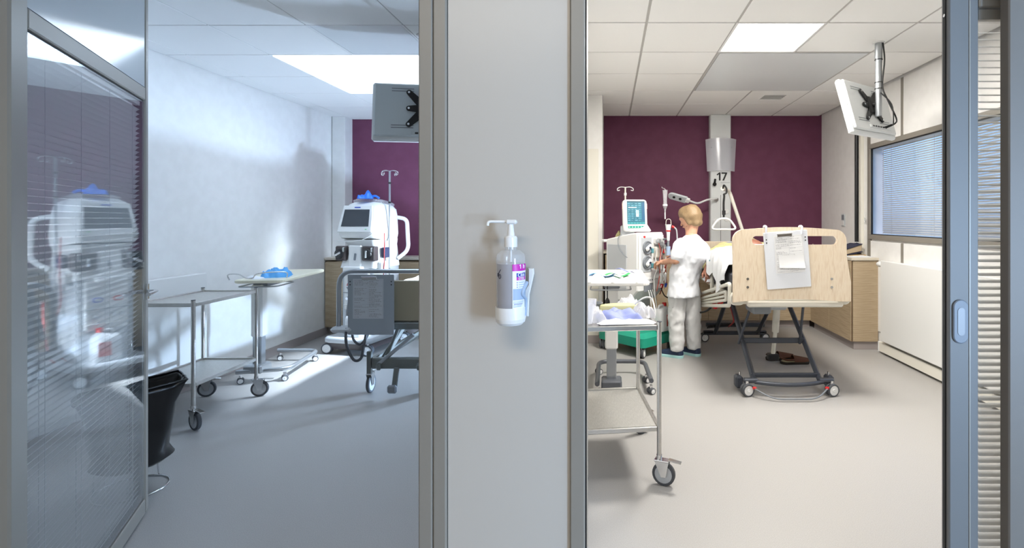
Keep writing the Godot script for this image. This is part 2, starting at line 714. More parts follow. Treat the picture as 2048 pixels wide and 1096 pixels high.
	mat("cork", Color(0.70, 0.60, 0.46), 0.7)
	mat("counter_top", Color(0.80, 0.765, 0.70), 0.4)
	mat("jug_white", Color(0.88, 0.885, 0.89), 0.4)
	mat("salmon", Color(0.80, 0.36, 0.33), 0.5)
	mat("blood_red", Color(0.45, 0.03, 0.04), 0.2)
	glass("pane", Color(0.92, 0.96, 0.97), 0.03)
	glass("clear_plastic", Color(0.93, 0.94, 0.95), 0.22, 0.15)
	glass("frosted", Color(0.86, 0.86, 0.90), 0.34, 0.2)
	glass("bag_film", Color(0.95, 0.95, 0.97), 0.35, 0.2)
	glow("panel_warm", Color(1.0, 0.985, 0.97), 3.0)
	glow("panel_cool", Color(0.93, 0.97, 1.0), 2.2)
	glow("lamp_lens", Color(0.9, 0.95, 1.0), 4.0)
	glow("amber_light", Color(1.0, 0.62, 0.25), 1.0)
	m = glow("monitor_screen", Color.BLACK, 1.4)
	m.albedo_color = Color(0.05, 0.08, 0.09)
	m.emission_texture = screen_image()
	M["paper_form"] = printed_paper("paper_form", 7, false)
	M["paper_form_grey"] = printed_paper("paper_form_grey", 9, true)

# the picture on the monitor: teal with rows of boxes, a white bar and a column
func screen_image():
	var w := 192
	var h := 256
	var im := Image.create(w, h, false, Image.FORMAT_RGBA8)
	im.fill(Color(0.15, 0.47, 0.53))
	var rng := RandomNumberGenerator.new()
	rng.seed = 4
	im.fill_rect(Rect2i(0, 0, w, 14), Color(0.12, 0.36, 0.42))
	for r in 9:
		for c in 4:
			var v = rng.randf_range(-0.07, 0.10)
			im.fill_rect(Rect2i(8 + c * 38, 20 + r * 23, 32, 16), Color(0.20 + v, 0.52 + v, 0.60 + v))
			for k in rng.randi_range(2, 6):
				im.fill_rect(Rect2i(11 + c * 38 + k * 4, 25 + r * 23, 2, 6), Color(0.70, 0.86, 0.88))
	im.fill_rect(Rect2i(14, 66, 90, 9), Color(0.96, 0.98, 0.98))
	im.fill_rect(Rect2i(96, 100, 30, 74), Color(0.86, 0.92, 0.95))
	im.fill_rect(Rect2i(102, 104, 18, 40), Color(0.70, 0.82, 0.88))
	im.fill_rect(Rect2i(160, 14, 28, 200), Color(0.14, 0.40, 0.56))
	im.fill_rect(Rect2i(0, 232, w, 24), Color(0.17, 0.56, 0.58))
	for k in 6:
		im.fill_rect(Rect2i(6 + k * 31, 236, 24, 14), Color(0.30, 0.68, 0.70))
	return ImageTexture.create_from_image(im)

func printed_paper(called, sd, heavy):
	var w := 256
	var h := 360
	var im := Image.create(w, h, false, Image.FORMAT_RGBA8)
	im.fill(Color(0.93, 0.93, 0.93) if not heavy else Color(0.74, 0.76, 0.78))
	var rng := RandomNumberGenerator.new()
	rng.seed = sd
	for r in 34:
		var y = 14 + r * 10
		for c in 2:
			if rng.randf() < 0.25:
				continue
			var x = 14 + c * 122
			var end = x + rng.randi_range(30, 108)
			while x < end:
				var l = rng.randi_range(4, 16)
				var v = rng.randf_range(0.55, 0.8) if not heavy else rng.randf_range(0.52, 0.64)
				im.fill_rect(Rect2i(x, y, l, 4), Color(v, v * 0.985, v))
				x += l + 4
	for k in 7:
		im.fill_rect(Rect2i(8, 8 + k * 56, w - 16, 1), Color(0.6, 0.6, 0.62))
	im.fill_rect(Rect2i(8, 8, 1, h - 16), Color(0.6, 0.6, 0.62))
	im.fill_rect(Rect2i(w - 9, 8, 1, h - 16), Color(0.6, 0.6, 0.62))
	im.fill_rect(Rect2i(w / 2, 8, 1, h - 16), Color(0.6, 0.6, 0.62))
	var m = mat(called, Color.WHITE, 0.7)
	m.albedo_texture = ImageTexture.create_from_image(im)
	return m

# ---------------------------------------------------------------- the setting
func shell():
	struct("floor", B3(Vector3(0.4, -0.05, -2.7), Vector3(8.4, 0.1, 9.0)), M.vinyl_floor)
	# left room: walls
	struct("wall_left", B3(Vector3(-3.53, 1.36, -3.85), Vector3(0.16, 2.74, 5.6)), M.wall_paint)
	struct("wall_back_left", B3(Vector3(-1.96, 1.36, -6.58), Vector3(3.0, 2.74, 0.16)), M.purple_paint)
	struct("wall_divider", B3(Vector3(-0.43, 1.43, -4.15), Vector3(0.10, 2.88, 5.56)), M.wall_paint)
	# boxed column in the back corner of the left room, with its two cover boards
	var col = struct("wall_column_left")
	part(col, "column_board", B3(Vector3(-3.3675, 1.803, -6.408), Vector3(0.165, 1.734, 0.184), 0.003), M.wall_paint)
	part(col, "cover_strip", B3(Vector3(-3.445, 1.80, -6.312), Vector3(0.006, 1.74, 0.008)), M.grid_bar)
	# right room: walls
	struct("wall_back_right", B3(Vector3(1.18, 1.43, -7.01), Vector3(3.6, 2.88, 0.16)), M.purple_paint)
	var pier = struct("wall_pier")
	part(pier, "pier_box", B3(Vector3(-0.2325, 1.40, -6.34), Vector3(0.295, 2.80, 1.18), 0.004), M.wall_paint)
	part(pier, "access_panel", B3(Vector3(-0.24, 1.14, -5.744), Vector3(0.22, 2.1, 0.012), 0.002), M.ivory_plastic)
	# right wall: four pieces round the window
	var wx := 2.958
	struct("wall_right", B3(Vector3(wx, 1.43, -6.29), Vector3(0.16, 2.88, 1.28)), M.wall_paint)
	struct("wall_right_sill", B3(Vector3(wx, 0.605, -3.495), Vector3(0.16, 1.23, 4.31)), M.wall_paint)
	struct("wall_right_head", B3(Vector3(wx, 2.53, -3.495), Vector3(0.16, 0.72, 4.31)), M.wall_paint)
	struct("wall_right_near", B3(Vector3(wx, 1.7, -2.05), Vector3(0.16, 0.96, 1.42)), M.wall_paint)
	# partition facing of the right wall: boards between cover strips
	for k in 7:
		var z0 = -5.64 + k * 0.64
		var o = struct("wall_right_panel", B3(Vector3(2.874, 2.505, z0 + 0.32), Vector3(0.012, 0.57, 0.60), 0.002), M.wall_paint)
		var u = struct("wall_right_panel", B3(Vector3(2.874, 0.68, z0 + 0.32), Vector3(0.012, 0.96, 0.60), 0.002), M.wall_paint)
	for k in 8:
		var z0 = -5.64 + k * 0.64
		struct("trim_%d" % (k + 1), B3(Vector3(2.873, 1.40 if k == 0 else 2.505, z0), Vector3(0.018, 2.78 if k == 0 else 0.57, 0.045 if k else 0.07), 0.003), M.frame_alu)
		if k:
			struct("trim_%d" % (k + 21), B3(Vector3(2.873, 0.68, z0), Vector3(0.018, 0.96, 0.045), 0.003), M.frame_alu)
	# window of the right room with a venetian blind behind the glass
	var win = struct("window_1")
	for q in [[Vector3(2.868, 2.195, -4.15), Vector3(0.03, 0.05, 2.98)], [Vector3(2.868, 1.205, -4.15), Vector3(0.03, 0.05, 2.98)], [Vector3(2.868, 1.70, -5.615), Vector3(0.03, 0.94, 0.05)], [Vector3(2.868, 1.70, -2.685), Vector3(0.03, 0.94, 0.05)]]:
		part(win, "window_frame", bx(S(), q[0], q[1], 0.004), M.frame_alu)
	for q in [[Vector3(2.872, 2.166, -4.15), Vector3(0.02, 0.008, 2.88)], [Vector3(2.872, 1.234, -4.15), Vector3(0.02, 0.008, 2.88)], [Vector3(2.872, 1.70, -5.586), Vector3(0.02, 0.93, 0.008)]]:
		part(win, "gasket", bx(S(), q[0], q[1]), M.black_rubber)
	part(win, "pane", B3(Vector3(2.884, 1.70, -4.15), Vector3(0.006, 0.93, 2.88)), M.pane)
	part(win, "pane", B3(Vector3(3.028, 1.70, -4.15), Vector3(0.006, 0.96, 2.92)), M.pane)
	var turn := Basis(Vector3.BACK, deg_to_rad(48))
	var first
	for k in 42:
		var y = 1.255 + k * 0.0217
		if k == 0:
			first = part(win, "blind_slat", slat(2.76, 0.025, true), M.slat_white)
			first.transform = Transform3D(turn, Vector3(2.94, y, -4.11))
		else:
			again(win, "blind_slat", first, Vector3(2.94, y, -4.11), turn)
	for z in [-5.3, -4.6, -3.7, -2.9]:
		part(win, "ladder_cord", cyl(S(), Vector3(2.928, 1.24, z), Vector3(2.928, 2.16, z), 0.0015, 5), M.cord_white)
	part(win, "window_handle", cyl(S(), Vector3(2.85, 1.42, -5.70), Vector3(2.85, 1.36, -5.69), 0.007, 8), M.chrome)
	# corridor: front wall with two door openings, back wall with a window, ends, ceiling
	struct("wall_front_left", B3(Vector3(-2.66, 1.30, -1.28), Vector3(1.92, 2.60, 0.16)), M.panel_laminate)
	struct("wall_front_head", B3(Vector3(-0.28, 2.73, -1.28), Vector3(6.7, 0.26, 0.16)), M.panel_laminate)
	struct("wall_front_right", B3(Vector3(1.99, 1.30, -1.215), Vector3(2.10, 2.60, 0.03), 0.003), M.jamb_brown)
	struct("wall_front_end", B3(Vector3(3.5, 1.35, -1.28), Vector3(1.1, 2.7, 0.16)), M.panel_laminate)
	struct("wall_corridor_left", B3(Vector3(-3.6, 1.30, 0.16), Vector3(0.1, 2.8, 2.9)), M.panel_laminate)
	struct("wall_corridor_right", B3(Vector3(4.1, 1.30, 0.16), Vector3(0.1, 2.8, 2.9)), M.panel_laminate)
	struct("ceiling_corridor", B3(Vector3(0.25, 2.66, 0.16), Vector3(7.8, 0.1, 2.75)), M.ceiling_tile_white)
	struct("wall_corridor_back", B3(Vector3(-0.675, 1.30, 1.55), Vector3(5.95, 2.8, 0.1)), M.panel_laminate)
	struct("wall_corridor_back_end", B3(Vector3(3.51, 1.30, 1.55), Vector3(1.22, 2.8, 0.1)), M.panel_laminate)
	struct("wall_corridor_sill", B3(Vector3(2.6, 0.26, 1.55), Vector3(0.62, 0.52, 0.1)), M.panel_laminate)
	struct("wall_corridor_lintel", B3(Vector3(2.6, 2.24, 1.55), Vector3(0.62, 0.92, 0.1)), M.panel_laminate)
	var cw = struct("window_2")
	for q in [[Vector3(2.6, 0.54, 1.55), Vector3(0.6, 0.04, 0.06)], [Vector3(2.6, 1.76, 1.55), Vector3(0.6, 0.04, 0.06)], [Vector3(2.31, 1.15, 1.55), Vector3(0.02, 1.18, 0.06)], [Vector3(2.89, 1.15, 1.55), Vector3(0.02, 1.18, 0.06)]]:
		part(cw, "window_frame", bx(S(), q[0], q[1], 0.004), M.frame_alu)
	part(cw, "pane", B3(Vector3(2.6, 1.15, 1.56), Vector3(0.56, 1.18, 0.006)), M.pane)
	# skirtings: the floor vinyl turned up the walls
	struct("baseboard_left", B3(Vector3(-3.444, 0.045, -3.85), Vector3(0.012, 0.09, 5.0), 0.003), M.vinyl_skirting)
	struct("baseboard_divider_left", B3(Vector3(-0.486, 0.045, -4.1), Vector3(0.012, 0.09, 4.8), 0.003), M.vinyl_skirting)
	struct("baseboard_divider_right", B3(Vector3(-0.374, 0.045, -3.6), Vector3(0.012, 0.09, 4.3), 0.003), M.vinyl_skirting)
	struct("baseboard_pier", B3(Vector3(-0.232, 0.045, -5.744), Vector3(0.29, 0.09, 0.012), 0.003), M.vinyl_skirting)
	# service conduit and dark cable on the right wall, and a wall switch
	var o = struct("trim_40")
	part(o, "conduit", B3(Vector3(2.862, 1.89, -5.80), Vector3(0.034, 1.82, 0.055), 0.004), M.ivory_plastic)
	part(o, "cable", cyl(S(), Vector3(2.855, 0.99, -5.90), Vector3(2.855, 2.80, -5.90), 0.022, 8), M.dark_plastic)
	part(o, "cable_clip", B3(Vector3(2.852, 1.13, -5.88), Vector3(0.05, 0.012, 0.09), 0.002), M.white_plastic)
	var sw = thing("wall_switch", "small white double wall switch on the grey side wall above the counter", "switch", Vector3(2.878, 1.385, -6.27))
	part(sw, "plate", B3(Vector3(-0.006, 0, 0), Vector3(0.012, 0.155, 0.085), 0.003), M.light_grey_plastic)
	part(sw, "rocker", B3(Vector3(-0.014, 0.035, 0), Vector3(0.006, 0.06, 0.06), 0.002), M.mid_grey_plastic)
	part(sw, "rocker", B3(Vector3(-0.014, -0.035, 0), Vector3(0.006, 0.06, 0.06), 0.002), M.white_plastic)

# one curved blind slat, along z when along_z, else along x; width across
func slat(l, w, along_z):
	var s := S()
	return grid(s, 1, 3, func(u, v):
		var c = (v - 0.5) * w
		var y = 0.0018 * (1.0 - pow(2.0 * v - 1.0, 2.0))
		return Vector3(c, y, (u - 0.5) * l) if along_z else Vector3((u - 0.5) * l, y, c), 0.0004)

func tile_field(called, x0, x1, z0, z1, xs, zs, y, skip, edge):
	var c = struct(called)
	part(c, "slab", B3(Vector3((x0 + x1) / 2, y + 0.06, (z0 + z1) / 2), Vector3(x1 - x0, 0.06, absf(z1 - z0))), M.grid_bar)
	for i in xs.size() - 1:
		for j in zs.size() - 1:
			if skip.has([i, j]):
				continue
			var a = maxf(xs[i], x0) + edge
			var b = minf(xs[i + 1], x1) - edge
			var d = maxf(zs[j + 1], z1) + edge
			var e = minf(zs[j], z0) - edge
			if b - a < 0.02 or e - d < 0.02:
				continue
			part(c, "ceiling_tile", B3(Vector3((a + b) / 2, y + 0.016, (d + e) / 2), Vector3(b - a, 0.032, e - d), 0.003), M.ceiling_tile_white)
	for i in range(1, xs.size() - 1):
		part(c, "grid_runner", B3(Vector3(xs[i], y + 0.016, (z0 + z1) / 2), Vector3(0.02, 0.024, absf(z1 - z0) - 0.01)), M.grid_bar)
	return c

func ceilings():
	var xs = [-1.028, -0.383, 0.262, 0.907, 1.552, 2.197, 2.842, 3.4]
	var zs = [-1.068, -1.71, -2.352, -2.994, -3.636, -4.278, -4.92, -5.562, -6.204, -6.846, -7.4]
	tile_field("ceiling", -0.40, 2.878, -1.2, -6.93, xs, zs, 2.80, [[3, 1], [3, 4], [3, 5], [3, 6], [4, 5], [4, 6], [4, 7]], 0.009)
	# lit tile in view, its added twin nearer the door, and the dark luminous field
	for q in [[-3.957, "square lit ceiling panel above the foot of the beech bed"], [-2.03, "square lit ceiling panel added out of view just inside the sliding door"]]:
		var l = thing("ceiling_light", q[1], "light", Vector3(1.2295, 2.80, q[0]), 0.0, "lit ceiling panels of the right room")
		part(l, "frame", fr(0.645, 0.642, 0.016, 0.03), M.white_plastic)
		part(l, "diffuser", B3(Vector3(0, 0.005, 0), Vector3(0.60, 0.008, 0.60)), M.panel_warm)
	var off = thing("luminous_ceiling_panel", "large switched-off grey luminous ceiling panel behind the lit square", "light panel", Vector3(1.552, 2.80, -4.92))
	part(off, "frame", fr(1.29, 1.284, 0.018, 0.03), M.grid_bar)
	part(off, "diffuser", B3(Vector3(0, -0.001, 0), Vector3(1.25, 0.008, 1.245)), M.luminous_panel_off)
	# air outlet
	var v = thing("ceiling_vent", "square ceiling air outlet with dark slots near the purple wall", "vent", Vector3(1.8745, 2.80, -5.883))
	part(v, "tile", fr(0.63, 0.625, 0.19, 0.03), M.ceiling_tile_white)
	part(v, "duct", B3(Vector3(0, 0.05, 0), Vector3(0.27, 0.004, 0.27)), M.duct_grey)
	for k in 4:
		part(v, "louvre", B3(Vector3(0, 0.012, -0.09 + k * 0.06), Vector3(0.25, 0.003, 0.05), 0.0, Basis(Vector3.RIGHT, 0.6)), M.white_plastic)
	# left room
	xs = [-3.915, -3.275, -2.635, -1.995, -1.355, -0.715, -0.1]
	zs = [-0.924, -1.528, -2.132, -2.736, -3.34, -3.944, -4.548, -5.152, -5.756, -6.36, -6.9]
	tile_field("ceiling", -3.45, -0.48, -1.36, -6.5, xs, zs, 2.67, [[3, 4], [2, 5], [3, 5], [2, 6], [3, 6]], 0.004)
	var a = thing("ceiling_light", "square switched-off diffuser tile in front of the large lit ceiling panel", "light", Vector3(-1.675, 2.67, -3.642))
	part(a, "frame", fr(0.64, 0.604, 0.016, 0.03), M.white_plastic)
	part(a, "diffuser", B3(Vector3(0, 0.005, 0), Vector3(0.60, 0.008, 0.565)), M.tv_white)
	var b = thing("luminous_ceiling_panel", "large lit white ceiling panel above the grey-framed bed", "light panel", Vector3(-1.995, 2.67, -4.548))
	part(b, "frame", fr(1.28, 1.208, 0.016, 0.03), M.white_plastic)
	part(b, "diffuser", B3(Vector3(0, -0.001, 0), Vector3(1.25, 0.008, 1.18)), M.panel_cool)

# a flat square frame of outer size w x d and rim r
func fr(w, d, r, h):
	var s := S()
	bx(s, Vector3(0, h / 2, -(d - r) / 2), Vector3(w, h, r))
	bx(s, Vector3(0, h / 2, (d - r) / 2), Vector3(w, h, r))
	bx(s, Vector3(-(w - r) / 2, h / 2, 0), Vector3(r, h, d - r * 2))
	bx(s, Vector3((w - r) / 2, h / 2, 0), Vector3(r, h, d - r * 2))
	return s

# ---------------------------------------------------------------- corridor side
func corridor():
	# central post: laminate board between aluminium frame profiles
	var w = struct("wall_post")
	part(w, "board", B3(Vector3(-0.239, 1.30, -1.28), Vector3(0.288, 2.60, 0.15)), M.panel_laminate)
	for q in [[-0.4335, 0.034], [-0.4, 0.033]]:
		part(w, "frame_profile", B3(Vector3(q[0], 1.30, -1.28), Vector3(q[1] - 0.0015, 2.60, 0.17), 0.003), M.frame_alu)
	part(w, "groove_shade", B3(Vector3(-0.4165, 1.30, -1.30), Vector3(0.004, 2.60, 0.13)), M.black_rubber)  # dark strip painting the shade in the groove between the two profiles
	part(w, "frame_profile", B3(Vector3(-0.0765, 1.30, -1.28), Vector3(0.035, 2.60, 0.17), 0.003), M.frame_alu)
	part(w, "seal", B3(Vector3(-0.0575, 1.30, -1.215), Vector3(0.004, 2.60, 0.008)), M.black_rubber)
	# hinged glazed door, swung into the left room
	var d = struct("door_1")
	d.position = Vector3(-1.684, 0, -1.40)
	d.rotation.y = atan2(1.03, -0.55)          # local x runs from the hinge to the free edge
	var L := 1.168
	var ft := 0.05
	part(d, "hinge_stile", B3(Vector3(0.047, 1.29, 0), Vector3(0.094, 2.56, ft), 0.006), M.frame_alu)
	part(d, "lock_stile", B3(Vector3(L - 0.021, 1.29, 0), Vector3(0.042, 2.56, ft), 0.006), M.frame_alu)
	part(d, "bottom_rail", B3(Vector3(L / 2 + 0.026, 0.045, 0), Vector3(L - 0.138, 0.07, ft), 0.004), M.frame_alu)
	part(d, "middle_rail", B3(Vector3(L / 2 + 0.026, 1.99, 0), Vector3(L - 0.138, 0.06, ft), 0.004), M.frame_alu)
	part(d, "upper_panel", B3(Vector3(L / 2 + 0.026, 2.296, 0), Vector3(L - 0.138, 0.548, 0.044)), M.door_laminate)
	for q in [[Vector3(L / 2 + 0.026, 1.954, 0), Vector3(L - 0.138, 0.010, 0.03)], [Vector3(L - 0.047, 1.02, 0), Vector3(0.010, 1.86, 0.03)], [Vector3(L / 2 + 0.026, 0.086, 0), Vector3(L - 0.138, 0.008, 0.03)]]:
		part(d, "gasket", bx(S(), q[0], q[1]), M.black_rubber)
	for z in [-0.02, 0.02]:
		part(d, "pane", B3(Vector3(L / 2 + 0.024, 1.02, z), Vector3(L - 0.146, 1.858, 0.004)), M.pane)
	part(d, "blind_rail", B3(Vector3(L / 2 + 0.024, 1.94, 0), Vector3(L - 0.16, 0.02, 0.016)), M.slat_white)
	var turn := Basis(Vector3.RIGHT, deg_to_rad(-46))
	var first
	for k in 82:
		var y = 0.105 + k * 0.0222
		if k == 0:
			first = part(d, "blind_slat", slat(L - 0.17, 0.0245, false), M.slat_white)
			first.transform = Transform3D(turn, Vector3(L / 2 + 0.024, y, 0))
		else:
			again(d, "blind_slat", first, Vector3(L / 2 + 0.024, y, 0), turn)
	for x in [0.24, 0.5, 0.76, 1.02]:
		for z in [-0.007, 0.007]:
			part(d, "ladder_cord", cyl(S(), Vector3(x, 0.10, z), Vector3(x, 1.94, z), 0.0008, 4), M.cord_white)
	for sg in [-1.0, 1.0]:
		var h = part(d, "lever_handle", tube(S(), fillet([Vector3(L - 0.02, 1.055, sg * 0.025), Vector3(L - 0.02, 1.055, sg * 0.062), Vector3(L - 0.15, 1.055, sg * 0.062)], 0.02), 0.009, 10), M.chrome)
		part(h, "rose", B3(Vector3(L - 0.02, 1.055, sg * 0.027), Vector3(0.03, 0.075, 0.006), 0.002), M.chrome)
	# sliding glazed door, pushed open to the right
	var e = struct("door_2")
	e.position = Vector3(0.832, 0, -1.265)
	part(e, "stile", B3(Vector3(0.0365, 1.30, 0), Vector3(0.073, 2.58, 0.03), 0.003), M.slide_grey)
	part(e, "stile_line", B3(Vector3(0.050, 1.30, 0.0155), Vector3(0.003, 2.58, 0.002)), M.frame_alu)
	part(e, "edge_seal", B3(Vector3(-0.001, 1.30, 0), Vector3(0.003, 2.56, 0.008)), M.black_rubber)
	part(e, "top_rail", B3(Vector3(0.48, 2.25, 0), Vector3(0.81, 0.66, 0.03), 0.003), M.frame_alu)
	part(e, "bottom_rail", B3(Vector3(0.48, 0.05, 0), Vector3(0.81, 0.08, 0.03), 0.003), M.frame_alu)
	part(e, "far_stile", B3(Vector3(0.92, 1.30, 0), Vector3(0.07, 2.58, 0.03), 0.003), M.frame_alu)
	for z in [-0.012, 0.012]:
		part(e, "pane", B3(Vector3(0.479, 1.005, z), Vector3(0.812, 1.83, 0.003)), M.pane)
	part(e, "blind_rail", B3(Vector3(0.479, 1.905, 0), Vector3(0.80, 0.025, 0.014)), M.frame_alu)
	turn = Basis(Vector3.RIGHT, deg_to_rad(24))
	first = null
	for k in 104:
		var y = 0.10 + k * 0.0171
		if k == 0:
			first = part(e, "blind_slat", slat(0.80, 0.0155, false), M.slat_white)
			first.transform = Transform3D(turn, Vector3(0.479, y, 0))
		else:
			again(e, "blind_slat", first, Vector3(0.479, y, 0), turn)
	var pull = part(e, "pull_plate", ext(S(), rrect(0.037, 0.107, 0.0183, 8), 0.006, Transform3D(Basis(), Vector3(0.026, 1.149, 0.0175)), 0.002), M.satin)
	part(pull, "recess", ext(S(), rrect(0.017, 0.068, 0.0083, 8), 0.002, Transform3D(Basis(), Vector3(0.026, 1.149, 0.0205))), M.mid_grey_plastic)
	part(e, "screw", cyl(S(), Vector3(0.0, 1.905, 0.0), Vector3(-0.003, 1.905, 0.0), 0.004, 10), M.chrome)
	# corridor ceiling light
	var l = thing("corridor_light", "long corridor ceiling light above the doors, out of view", "light", Vector3(-0.5, 2.58, 0.35))
	part(l, "housing", fr(1.26, 0.36, 0.03, 0.03), M.white_plastic)
	part(l, "diffuser", B3(Vector3(0, 0.012, 0), Vector3(1.2, 0.012, 0.3)), M.panel_warm)
	dispenser()

# a mesh's points wrapped round a vertical cylinder: x becomes the arc, z the height above the skin
func bend_round(mesh, r, a0, y0):
	var ar = mesh.surface_get_arrays(0)
	var v = ar[Mesh.ARRAY_VERTEX]
	var s := S()
	s.set_smooth_group(-1)
	var ix = ar[Mesh.ARRAY_INDEX]
	for i in ix:
		var p = v[i]
		var a = a0 + p.x / r
		s.add_vertex(Vector3(sin(a) * (r + p.z), y0 + p.y, cos(a) * (r + p.z)))
	return s

func patch(r, a0, a1, y0, y1, n = 10):
	return grid(S(), n, 1, func(u, v):
		var a = lerpf(a0, a1, u)
		return Vector3(sin(a) * r, lerpf(y1, y0, v), cos(a) * r))

func dispenser():
	var k := 1.0 / 855.0            # metres to a photograph pixel at the board's distance
	var o = thing("hand_gel_dispenser", "clear pump bottle of hand gel with magenta label in wall holder", "dispenser", Vector3(-0.224, 1.163, -1.150))
	var R := 0.0325
	part(o, "bottle", lathe(S(), [Vector2(0.0, 0.022), Vector2(R - 0.001, 0.022), Vector2(R, 0.026), Vector2(R, 0.150), Vector2(R - 0.002, 0.158), Vector2(0.022, 0.166), Vector2(0.013, 0.168), Vector2(0.013, 0.175)], Transform3D(), 32), M.clear_plastic)
	part(o, "gel", lathe(S(), [Vector2(0, 0.024), Vector2(R - 0.002, 0.024), Vector2(R - 0.002, 0.137), Vector2(0, 0.137)], Transform3D(), 28), M.gel_grey)
	part(o, "holder_cup", lathe(S(), [Vector2(0, -0.001), Vector2(0.026, 0.0), Vector2(0.032, 0.006), Vector2(0.034, 0.014), Vector2(0.034, 0.040), Vector2(0.0325, 0.040), Vector2(0.0325, 0.01), Vector2(0, 0.01)], Transform3D(), 28), M.white_plastic)
	var br = PackedVector2Array([Vector2(0.014, 0.0), Vector2(0.034, 0.0), Vector2(0.036, 0.05), Vector2(0.047, 0.100), Vector2(0.046, 0.112), Vector2(0.034, 0.112), Vector2(0.0335, 0.075), Vector2(0.026, 0.062)])
	part(o, "wall_bracket", ext(S(), br, 0.012, Transform3D(Basis(), Vector3(0, 0.01, -0.040)), 0.002), M.white_plastic)
	part(o, "bracket_arm", tube(S(), curve([Vector3(0.033, 0.02, 0.004), Vector3(0.035, 0.055, 0.004), Vector3(0.029, 0.072, 0.017), Vector3(0.036, 0.095, 0.0)]), [0.003, 0.003, 0.003, 0.003, 0.003, 0.003, 0.0032, 0.0034, 0.0036, 0.0038, 0.004, 0.0042, 0.0044, 0.0046, 0.0048, 0.005, 0.005, 0.005, 0.004], 8), M.label_grey)
	# pump
	part(o, "pump_collar", lathe(S(), [Vector2(0, 0.174), Vector2(0.0145, 0.174), Vector2(0.0145, 0.195), Vector2(0.012, 0.199), Vector2(0, 0.199)], Transform3D(), 24), M.white_plastic)
	part(o, "pump_stem", lathe(S(), [Vector2(0.0085, 0.199), Vector2(0.0060, 0.224), Vector2(0.0050, 0.227), Vector2(0, 0.227)], Transform3D(), 16), M.white_plastic)
	part(o, "pump_head", B3(Vector3(0.002, 0.2305, 0), Vector3(0.024, 0.010, 0.018), 0.003), M.white_plastic)
	part(o, "spout", tube(S(), curve([Vector3(-0.006, 0.231, 0), Vector3(-0.03, 0.231, 0.002), Vector3(-0.048, 0.2305, 0.005), Vector3(-0.051, 0.222, 0.006)], 5), 0.0032, 8), M.white_plastic)
	part(o, "dip_tube", cyl(S(), Vector3(0, 0.14, 0), Vector3(0, 0.175, 0), 0.003, 8), M.white_plastic)
	# label
	var lab = part(o, "label", patch(R + 0.0003, 0.30, 1.75, 0.040, 0.122, 16), M.label_white)
	part(lab, "magenta_band", patch(R + 0.0006, 0.30, 1.75, 0.122, 0.137, 16), M.magenta)
	part(lab, "blue_box", patch(R + 0.0006, 0.58, 1.5, 0.1085, 0.1175, 10), M.label_blue)
	part(lab, "magenta_box", patch(R + 0.0006, 0.58, 1.5, 0.1015, 0.1085, 10), M.magenta)
	part(lab, "text_panel", patch(R + 0.0006, 0.34, 1.70, 0.058, 0.083, 16), M.label_grey)
	for q in [["1 h", 0.013, 1.05, 0.1315, "label_white"], ["Clin", 0.0115, 0.98, 0.113, "label_white"], ["STER", 0.0078, 0.98, 0.105, "label_white"]]:
		part(lab, "label_print", bend_round(lettering(q[0], q[1], 0.0003), R + 0.0008, q[2], q[3]), M[q[4]])
	for j in 3:
		var y = 0.0965 - j * 0.005
		part(lab, "bullet", patch(R + 0.0006, 0.60, 0.66, y - 0.001, y + 0.001, 2), M.label_blue)
		part(lab, "print_line", patch(R + 0.0006, 0.74, 1.3, y - 0.0008, y + 0.0008, 6), M.label_grey)
	for j in 5:
		var y = 0.0545 - j * 0.0028
		part(lab, "print_line", patch(R + 0.0006, 0.36 if j != 2 else 0.40, 1.2 - 0.06 * j, y - 0.0006, y + 0.0006, 6), M.label_grey if j != 2 else M.label_blue)
	# hand-written 6 in felt pen
	var six = []
	for q in [Vector2(0.0055, 0.0135), Vector2(0.001, 0.008), Vector2(-0.001, 0.002), Vector2(-0.0004, -0.004), Vector2(0.0028, -0.0065), Vector2(0.0058, -0.003), Vector2(0.0048, 0.002), Vector2(0.0018, 0.0022), Vector2(0.0, -0.002)]:
		var a = -0.70 + q.x / R
		six.append(Vector3(sin(a) * (R + 0.0004), 0.112 + q.y, cos(a) * (R + 0.0004)))
	part(o, "handwritten_mark", tube(S(), curve(six), 0.0007, 5), M.ink)
	var dash = []
	for q in [Vector2(-0.0035, 0.006), Vector2(-0.0045, -0.002)]:
		var a = -0.70 + q.x / R
		dash.append(Vector3(sin(a) * (R + 0.0004), 0.112 + q.y, cos(a) * (R + 0.0004)))
	part(o, "handwritten_mark", tube(S(), dash, 0.0007, 5), M.ink)

# ---------------------------------------------------------------- built-in fittings
func cabinet(called, label, at, w, h, d, doors, turn = 0.0, group = ""):
	# front faces local +z, origin at the middle of the back on the floor
	var o = thing(called, label, "cabinet", at, turn, group)
	part(o, "carcass", B3(Vector3(0, h / 2 + 0.04, d / 2 - 0.01), Vector3(w, h - 0.11, d - 0.02)), M.oak)
	part(o, "plinth", B3(Vector3(0, 0.045, d / 2 - 0.03), Vector3(w, 0.09, d - 0.06), 0.002), M.vinyl_skirting)
	var dw = w / doors
	for k in doors:
		part(o, "door", B3(Vector3(-w / 2 + dw * (k + 0.5), h / 2 + 0.035, d), Vector3(dw - 0.004, h - 0.12, 0.02), 0.002), M.oak)
	return o

